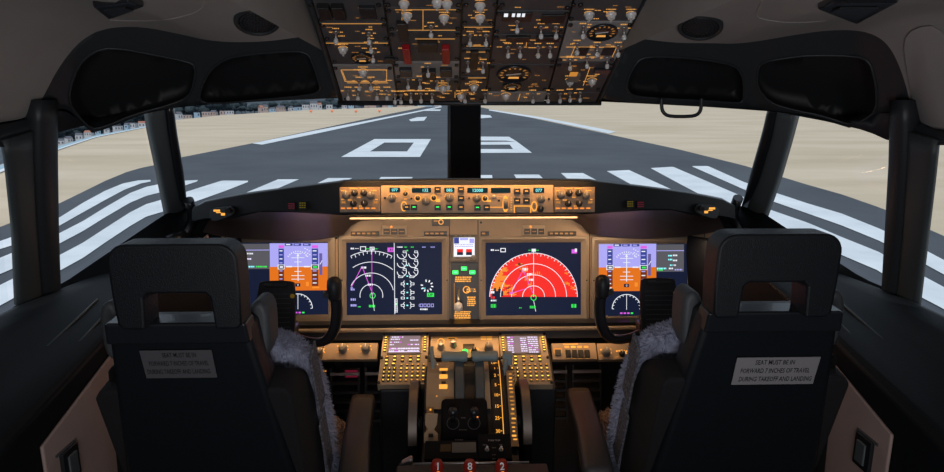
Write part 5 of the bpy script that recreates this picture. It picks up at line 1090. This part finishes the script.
# ================================================================ SEATS
def seat(nm, s):
    cx = -.555*s; X = lambda x: cx+x*s   # +x = inboard, towards the pedestal
    D = V((0, 1, 0))
    t = thing('pilot_seat', (cx, 1.5, 0), 'black pilot seat on the %s with headrest, grey placard and sheepskin cover' % nm, 'seat')
    sh = lambda x, z, dy=0: V((X(x), 1.13+.25*(1.09-z)+dy, z))
    zf = 0 if s == 1 else -.012
    # back shell
    oc = [(-.124, 1.087), (-.117, 1.10), (.123, 1.10), (.130, 1.087), (.172, .735), (.20, .42), (-.20, .42), (-.172, .735)]
    mb = MB(); A = [sh(x, z) for x, z in oc]; B = [sh(x, z, .085) for x, z in oc]
    mid = [sh(x*1.03, z, .03) for x, z in oc]; mb.loft([A, mid, B], 'shell', caps=True, smooth=False); mb.build('back_shell', t, bevel=.012, seg=3)
    mb = MB(); mb.prism([sh(-.125, 1.104, -.006), sh(.131, 1.104, -.006), sh(.134, 1.060, -.008), sh(-.130, 1.060, -.008)], V((0, .05, .004)), 'black2'); mb.build('top_band', t, bevel=.006)
    # placard
    mb = MB(); PS_ = Pl(sh(0, 1.0, -.005), V((0, -1, -.25))); 
    if s == 1: q = (141, 350, 212.5, 377.5)
    else: q = (728.5, 363, 810.5, 389.5)
    PS_.slab(mb, *q, 0, .0015, 'placard' if s == 1 else 'placard2')
    um = (q[0]+q[2])/2; vm = (q[1]+q[3])/2; PS2 = Pl(PS_.p+PS_.n*.0016, PS_.n)
    for k, tx in enumerate(('SEAT MUST BE IN', 'FORWARD 7 INCHES OF TRAVEL', 'DURING TAKEOFF AND LANDING')):
        PS2.text(mb, tx, um, q[1]+5+k*8.2, 4.4, 'ink', .0004, maxw=(34, 60, 63)[k]*(1 if s == 1 else 1.15))
    o = mb.build('placard', t); o['label'] = 'grey lettered warning placard'
    # headrest: one padded block with the opening at its lower edge
    yh = 1.10; hc = cx+.022*s; H = lambda x, z, dy=0: V((hc+x, yh+.05*(1.1-z)+dy, z))
    arc_ = [(.080+.032*math.cos(math.radians(a)), 1.226+.032*math.sin(math.radians(a))) for a in range(0, 91, 15)]
    out = [(-.109, 1.11), (-.112, 1.168)]+[(-x, z) for x, z in arc_]+arc_[::-1]+[(.112, 1.168), (.109, 1.11)]
    no = len(out); VS = out+[(.102, 1.100), (.062, 1.100), (.058, 1.160), (.051, 1.168), (-.051, 1.168), (-.058, 1.160), (-.062, 1.100), (-.102, 1.100)]
    F = [list(range(1, no-1))+[no+3, no+4], [no-2, no-1, no, no+1, no+2, no+3], [1, no+4, no+5, no+6, no+7, 0]]
    mb = MB(); fr = [H(x, z, 0) for x, z in VS]; bk = [H(x, z, .060) for x, z in VS]
    mb.add(fr, F, 'head'); mb.add(bk, [f[::-1] for f in F], 'head'); mb.loft([fr, bk], 'head', smooth=False); hr = mb.build('headrest', t, bevel=.010, seg=4, angle=35)
    for dy in (.003,):
        mb = MB(); mb.tube([H(x*.985, z-.002, dy) for x, z in out], .0018, 'shell', 6); mb.build('piping', hr)
    # grey ear bolsters either side
    for g in (1, -1):
        mb = MB(); o2 = smoothc([(g*.108, 1.0), (g*.108, 1.09), (g*.116, 1.115), (g*.132, 1.122), (g*.148, 1.108), (g*.150, 1.07), (g*.146, 1.00)], 2)
        mb.prism([V((X(p.x-(.029 if g < 0 else 0)), 1.20, p.y)) for p in o2], V((0, .075, 0)), 'wing'); mb.build('ear_bolster', t, bevel=.012, seg=3)
    # dark padded back cushion between shell and sheepskin
    mb = MB(); cu = [(1.17, .95), (1.24, .965), (1.32, .93), (1.37, .86), (1.42, .70), (1.46, .55), (1.34, .50), (1.24, .72)]
    rings = [[V((X(x), y+(.0), .55+(z-.55)*k)) for y, z in cu] for x, k in ((-.19, .96), (-.175, 1), (.175, 1), (.192, .97))]; mb.loft(rings, 'fabric', caps=True, smooth=False); mb.build('back_cushion', t, bevel=.015, seg=3)
    # patterned side trims (silver piping on the inboard edge)
    mb = MB(); 
    for a, b in ((.985, .83), (.80, .64)):
        q = [V((X(.198), 1.30+(.985-a)*.30, a-.03)), V((X(.200), 1.345+(.985-a)*.30, a)), V((X(.205), 1.345+(.985-b)*.30, b)), V((X(.203), 1.30+(.985-b)*.30, b-.03))]; mb.prism(q, V((.006*s, 0, 0)), 'trimf')
    mb.build('patterned_trim', t, bevel=.003)
    # sheepskin over the backrest, shaggy
    def fleece(mb, rings, m, n_t, ln, seed, inw=None):
        r_ = random.Random(seed); mb.loft(rings, m, caps=True)
        n = len(rings[0]); cen = sum((p for r in rings for p in r), V())/(n*len(rings))
        for _ in range(n_t):
            k = r_.randrange(len(rings)-1); i = r_.randrange(n); j = (i+1) % n; a_, b_ = r_.random(), r_.random()
            p = rings[k][i].lerp(rings[k][j], a_).lerp(rings[k+1][i].lerp(rings[k+1][j], a_), b_)
            nn = (rings[k][j]-rings[k][i]).cross(rings[k+1][i]-rings[k][i])
            if nn.length < 1e-9: continue
            nn.normalize()
            if nn.dot(p-cen) < 0: nn = -nn
            d = (nn+V((r_.uniform(-.7, .7), r_.uniform(-.7, .7), r_.uniform(-.8, .4)))).normalized()*ln*r_.uniform(.6, 1.3); sdv = d.orthogonal().normalized()*ln*.20; s2 = d.cross(sdv).normalized()*ln*.20
            mb.add([p+sdv, p-sdv*.5+s2*.86, p-sdv*.5-s2*.86, p+d], [[0, 1, 3], [1, 2, 3], [2, 0, 3]], m)
    st = [(.50, 1.47), (.62, 1.45), (.75, 1.425), (.85, 1.385), (.93, 1.335), (.995, 1.28), (1.025, 1.25)]
    hw = [.208, .208, .206, .202, .195, .178, .13]
    rings = []
    for (z, y), w_ in zip(st, hw):
        ring = []
        for i in range(20):
            a_ = 2*math.pi*i/20; ring.append(V((X(.006+w_*math.copysign(abs(math.cos(a_))**.55, math.cos(a_))), y+.052*math.copysign(abs(math.sin(a_))**.7, math.sin(a_))+.02, z)))
        rings.append(ring)
    mb = MB(); fleece(mb, rings, 'wool', 11000, .011, 11+s); o = mb.build('sheepskin_cover', t); o['label'] = 'shaggy pale blue grey sheepskin'
    # seat cushion with brownish sheepskin
    mb = MB(); mb.prism([V((X(-.21), 1.30, .40)), V((X(.21), 1.30, .40)), V((X(.21), 1.72, .40)), V((X(-.21), 1.72, .40))], V((0, 0, .10)), 'shell'); mb.build('seat_pan', t, bevel=.02)
    rings = []
    for k in range(9):
        y = 1.42+k*.046; e = 1-.25*(abs(k-4)/4)**4; rings.append([V((X(.215*e*math.copysign(abs(math.cos(a_))**.4, math.cos(a_))), y, .535+.055*e*math.copysign(abs(math.sin(a_))**.6, math.sin(a_)))) for a_ in [2*math.pi*i/22 for i in range(22)]])
    mb = MB(); fleece(mb, rings, 'woolb', 6000, .010, 23+s); o = mb.build('cushion_sheepskin', t); o['label'] = 'matted brownish sheepskin on the cushion'
    mb = MB(); mb.prism([V((X(-.16), 1.35, zf)), V((X(.16), 1.35, zf)), V((X(.16), 1.65, zf)), V((X(-.16), 1.65, zf))], V((0, 0, .40-zf)), 'dark'); mb.build('pedestal_base', t, bevel=.01)
    # inboard armrest
    mb = MB(); rings = []
    for y, xa, z in ((1.245, .300, .71), (1.26, .300, .712), (1.45, .279, .702), (1.66, .262, .690), (1.70, .260, .684), (1.712, .260, .676)):
        c = V((X(xa-.0), y, z)); c.x = (-xa+.01)*s if False else -(.565-xa)*s
        w_ = .034 if 1.25 < y < 1.71 else .026; h_ = .026 if 1.25 < y < 1.71 else .016
        rings.append([c+V((w_*math.copysign(abs(math.cos(a_))**.45, math.cos(a_)), 0, -.026+h_*math.copysign(abs(math.sin(a_))**.5, math.sin(a_)))) for a_ in [2*math.pi*i/20 for i in range(20)]])
    mb.loft(rings, 'arm', caps=True); ar = mb.build('armrest', t)
    mb = MB(); mb.tube([V((X(.20), 1.32, .60)), V((X(.25), 1.34, .63)), V((X(.275), 1.36, .66))], .016, 'dark', 10); mb.build('armrest_bracket', t)
    # outboard shoulder strap reel / dark cushion edge
    mb = MB(); mb.prism([V((X(-.172), 1.20, .98)), V((X(-.190), 1.25, .97)), V((X(-.225), 1.33, .60)), V((X(-.205), 1.24, .60))], V((0, .03, 0)), 'fabric'); mb.build('side_bolster', t, bevel=.008)
seat('left', 1); seat('right', -1)
bpy.data.objects['pilot_seat.001'].location += V((.010, 0, .012)); bpy.data.objects['pilot_seat'].location.x += .004
# ================================================================ OVERHEAD PANEL
ov = thing('overhead_console', PO.at(470, 60), 'black overhead panel frame sloping down to the windscreens', 'overhead panel')
mb = MB()
fr = [PO.at(309, 0, -.004), PO.at(646, 0, -.004), PO.at(598, 101, -.004), PO.at(341, 101, -.004)]
e0 = (fr[0]-fr[3]); e1 = (fr[1]-fr[2]); fr[0] = fr[3]+e0*1.45; fr[1] = fr[2]+e1*1.45
mb.prism(fr, -PO.n*.05, 'screw'); mb.build('frame_plate', ov)
for s in (1, -1):
    a = PO.at(341, 101, .0) if s == 1 else PO.at(598, 101, 0); b = (fr[0] if s == 1 else fr[1])
    mb = MB(); mb.tube([a, b+PO.n*.004], .006, 'trimd', 8); mb.build('side_rail', ov)
mb = MB(); mb.tube([PO.at(338, 101.5, .004), PO.at(601, 101.5, .004)], .006, 'trimd', 8); mb.build('front_lip', ov)
def edgeL(v): return 312+(342-312)*v/98
def edgeR(v): return 643-(643-597)*v/100
cols = [(lambda v: edgeL(v)+1, lambda v: 384+13*v/91-1), (lambda v: 384+13*v/91+1, lambda v: 462-3*v/100-1), (lambda v: 462-3*v/100+1, lambda v: 497-11*v/90-1), (lambda v: 497-11*v/90+1, lambda v: 573-25*v/90-1), (lambda v: 573-25*v/90+1, lambda v: edgeR(v)-1)]
mods = [  # column, v0, v1, material, label
 (0, -16, 19.5, 'ogrey2', 'dark overhead panel with two black square blocks at the top left'),
 (0, 20.5, 39, 'ogrey2', 'dark overhead panel with two toggles under an amber line, second down on the left'),
 (0, 40, 62.5, 'ogrey2', 'dark overhead panel with an oval amber gauge in the left column'),
 (0, 63.5, 99.5, 'ogrey', 'grey overhead panel with a gold outlined rectangle at the lower left'),
 (1, -16, 5, 'ogrey2', 'dark strip panel at the very top, left of centre'),
 (1, 6, 29, 'ogrey2', 'dark overhead panel with an amber ruled box and pale round knob'),
 (1, 30, 59.5, 'ogrey2', 'dark overhead panel with two red guarded switches'),
 (1, 60.5, 77, 'ogrey', 'grey overhead strip with a central black switch guard between two blue grey blocks'),
 (1, 78, 99.5, 'ogrey2', 'dark overhead panel with a row of toggles, just left of the centre post'),
 (2, -16, 23, 'ogrey2', 'narrow overhead panel with a large clear knob, top of the middle column'),
 (2, 24, 46, 'ogrey2', 'narrow overhead panel with amber lines and two toggles, middle column'),
 (2, 47, 74, 'ogrey2', 'narrow overhead panel with a black slot, middle column'),
 (2, 75, 100.5, 'ogrey2', 'narrow overhead panel above the centre post, bottom of the middle column'),
 (3, -16, 8, 'ogrey2', 'dark overhead panel at the very top, right of centre'),
 (3, 9, 32, 'ogrey2', 'dark overhead panel with white lit digits'),
 (3, 33, 62, 'ogrey2', 'dark overhead panel with four toggles in a row under a grey strip'),
 (3, 63, 90, 'ogrey2', 'dark overhead panel with two round pressure dials, one above the other'),
 (3, 91, 100.5, 'ogrey', 'slim grey overhead strip above the right windscreen edge'),
 (4, -16, 19, 'ogrey2', 'dark overhead panel with three clear knobs under amber rings, top right'),
 (4, 20, 60, 'ogrey', 'large pale grey overhead panel with an oval amber gauge on the right'),
 (4, 61, 90, 'ogrey2', 'dark overhead panel with an orange square lamp on the lower right'),
 (4, 91, 100.5, 'ogrey2', 'slim dark overhead strip with small toggles at the lower right')]
# items: (type, u, v, size)
T_ = [(336, 34), (369, 35), (371, 44), (373, 54), (359, 83), (371, 83), (348, 93), (358, 93), (377, 93), (387, 93), (408, 82), (420, 82), (437, 83), (448, 82), (411, 96), (421, 96), (432, 96), (431, 28), (428, 69), (468, 64), (470, 37), (486, 37), (483, 65), (485, 96), (517, 23), (541, 29), (556, 29), (508, 49), (520, 49), (538, 49), (550, 49), (577, 46), (597, 48), (618, 48), (570, 62), (587, 60), (607, 60), (583, 29), (624, 30), (533, 96), (548, 96), (560, 96), (570, 95), (580, 95), (465, 96), (401, 97), (395, 97)]
G_ = [(343, 50), (444, 18), (407, 16), (443, 89), (480, 18), (461, 97), (474, 88), (506, 97), (589, 15), (611, 15), (631, 15), (570, 82), (592, 82), (363, 73), (404, 4), (437, 3), (447, 4), (480, 6)]
TOG = src(lambda mb: (mb.cyl((0, 0, 0), (0, 0, .004), .0055, .005, 'metal', 12), mb.cyl((0, 0, .004), (0, -.0035, .016), .0022, .0026, 'metal', 10), mb.lathe((0, -.0035, .015), (0, -.25, 1), [(.0026, 0), (.0046, .002), (.0050, .006), (.0044, .010), (.002, .012)], 'clear', 14)))
KCL = src(lambda mb: (mb.lathe((0, 0, 0), (0, 0, 1), [(.013, 0), (.013, .004), (.0100, .006), (.009, .012), (.007, .014), (0, .014)], 'clear', 18), mb.box((0, -.001, .010), (.005, .020, .012), 'clear')))
HOLD = {}
ovm = []
for c, v0, v1, m, lab in mods:
    f0, f1 = cols[c]; P = [PO.at(f0(v0), v0), PO.at(f1(v0), v0), PO.at(f1(v1), v1), PO.at(f0(v1), v1)]
    t = thing('overhead_module', sum(P, V())/4, lab, 'switch panel', None); mb = MB(); mb.prism([p-PO.n*.003 for p in P], PO.n*.007, m); mb.build('faceplate', t, bevel=.0012); ovm.append((c, v0, v1, t, MB(), f0, f1))
    for u, v in ((f0(v0+2)+2.5, max(v0, 0)+2.5), (f1(v0+2)-2.5, max(v0, 0)+2.5), (f0(v1)+2.5, v1-2.5), (f1(v1)-2.5, v1-2.5)):
        if v1-v0 > 12: mb = MB(); q = PO.at(u, v, .004); mb.cyl(q, q+PO.n*.0035, .0048, .0045, 'screw', 10); mb.build('screw', t)
def owner(u, v):
    for c, v0, v1, t, mb, f0, f1 in ovm:
        if f0(v)-1 <= u <= f1(v)+1 and v0-.6 <= v <= v1+.6: return t, mb
    r = min(ovm, key=lambda k: abs((k[5](v)+k[6](v))/2-u)+abs((k[1]+k[2])/2-v)); return r[3], r[4]
h1 = .0048
for u, v in T_:
    vb = v-4.5; t, mb = owner(u, vb); addp(PO, 'toggle_switch', TOG, u, vb, t, .004, .92)
    r_ = random.Random(u*3+v)
    marks(PO, mb, u-3.5, u+3.5, vb-3.2, .9, 'amov', h1, u+v)
    if r_.random() < .6: marks(PO, mb, u-7, u-4, vb+.5, .8, 'amov', h1, u)
    if r_.random() < .6: marks(PO, mb, u+4, u+7, vb+.5, .8, 'amov', h1, v)
for u, v in G_:
    vb = v-3; t, mb = owner(u, vb); addp(PO, 'rotary_knob', KCL, u, vb, t, .004, .78); PO.arc(mb, (u, vb), 5.2, 20, 160, .7, h1, 'amov', ry=.6)
    marks(PO, mb, u-5, u+5, vb-5, .8, 'amov', h1, u-v)
def oline(u0, v0, u1, v1, w=.5, m='amov'): t, mb = owner((u0+u1)/2, (v0+v1)/2); PO.line(mb, (u0, v0), (u1, v1), w, h1, m)
for q in ((322, 21.5, 382, 21.5), (326, 41, 388, 41), (395, 7.5, 456, 7.5), (397, 28, 456, 28), (423, 7.5, 423, 28), (402, 9, 402, 28), (415, 36.8, 455, 36.8), (464, 25, 492, 25), (465, 44, 491, 44), (465, 50, 489, 50), (341, 68, 387, 68), (345, 79.5, 387, 79.5), (341, 68, 345, 79.5), (386.6, 68, 386.6, 79.5), (342.5, 69.5, 346, 78.5), (347, 81, 388, 81), (500, 38, 560, 38), (528, 33, 526, 44), (598, 55, 560, 55), (566, 45, 600, 45), (575, 44, 571, 54), (617, 44, 612, 55), (590, 45.5, 625, 44.5), (590, 65, 583, 84), (400, 89, 452, 89), (455, 90, 455, 98), (520, 92, 518, 99), (468, 76, 486, 76)): oline(*q)
r_ = random.Random(21)
for c, v0, v1, t, mb, f0, f1 in ovm:      # small printed legends
    for _ in range(int((v1-max(0, v0))/3)):
        v = r_.uniform(max(1, v0)+2, max(v1-2, 3)); a = f0(v)+4; b = f1(v)-8
        if b <= a or v1 < 3: continue
        u = r_.uniform(a, b); marks(PO, mb, u, u+r_.uniform(3, 7), v, .7, 'amovd' if r_.random() < .5 else 'amov', h1, u)
def dial(u, v, rx, ry, nm='round_gauge'):
    t, mb = owner(u, v); n = PO.n; c = PO.at(u, v, .004); k = (PO.at(u+rx, v)-PO.at(u-rx, v)).length/2
    g = MB(); g.lathe(c, n, [(k*1.1, 0), (k*1.1, .004), (k, .005), (k*.96, .002), (0, .002)], 'black2', 32); o = g.build(nm, t)
    g = MB(); P2 = Pl(c+n*.0025, n)
    for i in range(11):
        a_ = math.radians(210-i*24); p = lambda r: P2.L(r*math.cos(a_), r*math.sin(a_)); w_ = V(P2.L(-math.sin(a_), math.cos(a_)))-P2.p; w_ = w_*k*.06
        g.poly([p(k*.70)-w_, p(k*.9)-w_, p(k*.9)+w_, p(k*.70)+w_], 'amovd')
    g.poly([P2.L(-k*.5, -k*.1, .001), P2.L(-k*.5, k*.05, .001), P2.L(k*.4, k*.25, .001), P2.L(k*.4, k*.1, .001)], 'white'); g.poly([P2.L(-k*.35, -k*.5, .001), P2.L(k*.35, -k*.5, .001), P2.L(k*.3, -k*.25, .001), P2.L(-k*.3, -k*.25, .001)], 'amov')
    g.build('dial_face', o)
dial(362, 56, 10, 5); dial(602, 30, 14, 6); dial(514, 72, 16, 7); dial(512, 84.5, 9, 4)
for u, v in ((407, 49.5), (446, 49.5)):
    t, mb = owner(u, v); g = MB(); PO.slab(g, u-3.8, v-7.5, u+3.8, v+7.5, .004, .018, 'red'); o = g.build('switch_guard', t, bevel=.002); o['label'] = 'red hinged switch guard'
for u0, v0, u1, v1, hh, m in ((319, 1, 331, 13, .012, 'screw'), (333, 1, 345, 13, .012, 'screw'), (360, 3, 376, 14, .008, 'black'), (398, 18, 408, 36, .01, 'screw'), (418, 38, 438, 47, .01, 'screw'), (400, 65, 412, 72, .010, 'black2'), (440, 65, 452, 72, .010, 'black2'), (422, 66, 436, 74, .012, 'screw'), (470, 48, 478, 66, .006, 'screw'), (502, 10, 532, 19, .003, 'screw'), (506, 33, 530, 38, .006, 'screw'), (536, 33, 560, 38, .006, 'screw'), (578, 45, 588, 53, .003, 'screw'), (602, 45, 614, 53, .003, 'screw'), (594, 66, 610, 70, .006, 'black2'), (385, 55, 395, 60, .006, 'screw'), (541, 12, 565, 20, .004, 'screw')):
    t, mb = owner((u0+u1)/2, (v0+v1)/2); g = MB(); PO.slab(g, u0, v0, u1, v1, .004, .004+hh, m); g.build('switch_block', t, bevel=.0015)
t, mb = owner(512, 15); g = MB(); PX = Pl(PO.p+PO.n*.0078, PO.n)
for a, b in ((504, 508), (512, 515), (517, 520.5), (522, 525)): PX.flat(g, a, 13.5, b, 17, 0, 'scr_white')
g.build('lit_digits', t)
t, mb = owner(574, 74); g = MB(); PO.slab(g, 568, 71, 579, 77.5, .004, .012, 'knobg'); PX2 = Pl(PO.p+PO.n*.0125, PO.n); PX2.flat(g, 569.5, 72, 577.5, 76.5, 0, 'amberd'); g.build('square_lamp', t)
for c, v0, v1, t, mb, f0, f1 in ovm:
    if mb.v: mb.build('lit_legend', t)
# ================================================================ INTERIOR LAMPS
z0 = top[-1].z
area('glareshield_strip_light', (0, 1.755, z0+.012), (0, .35, -1), .72, .012, .8, (1, .48, .16))
area('panel_flood_light', (0, 1.82, bot[-1].z-.006), (0, .75, -.8), 1.05, .02, 1.9, (1, .62, .34), 110)
area('ledge_flood_light', (0, 1.90, .795), (0, -.12, -1), .95, .02, .28, WARM, 130)
for s_ in (1, -1): area('map_light', (-.70*s_, 1.90, 1.09), (-.45*s_, -.35, -1), .05, .05, .30, (1, .60, .34))
mb = MB(); p = atY(350, 218, 1.835); q_ = atY(577, 218, 1.835); mb.box(((p.x+q_.x)/2, 1.835, p.z-.001), (q_.x-p.x, .006, .004), mat('led_strip', (.10, .07, .04), .5, emit=(1, .62, .30), es=.42)); mb.build('light_strip', gs)
for x, y, z, e, col in ((.30, 1.95, .30, .10, (1, .45, .10)), (-.5, 1.9, 1.0, .0, WARM), (0, 1.72, .95, .0, WARM)):
    if e: l = bpy.data.lights.new('foot_well_light', 'POINT'); l.energy = e; l.color = col; l.shadow_soft_size = .03; o = bpy.data.objects.new('foot_well_light', l); COL.objects.link(o); o.location = (x, y, z)
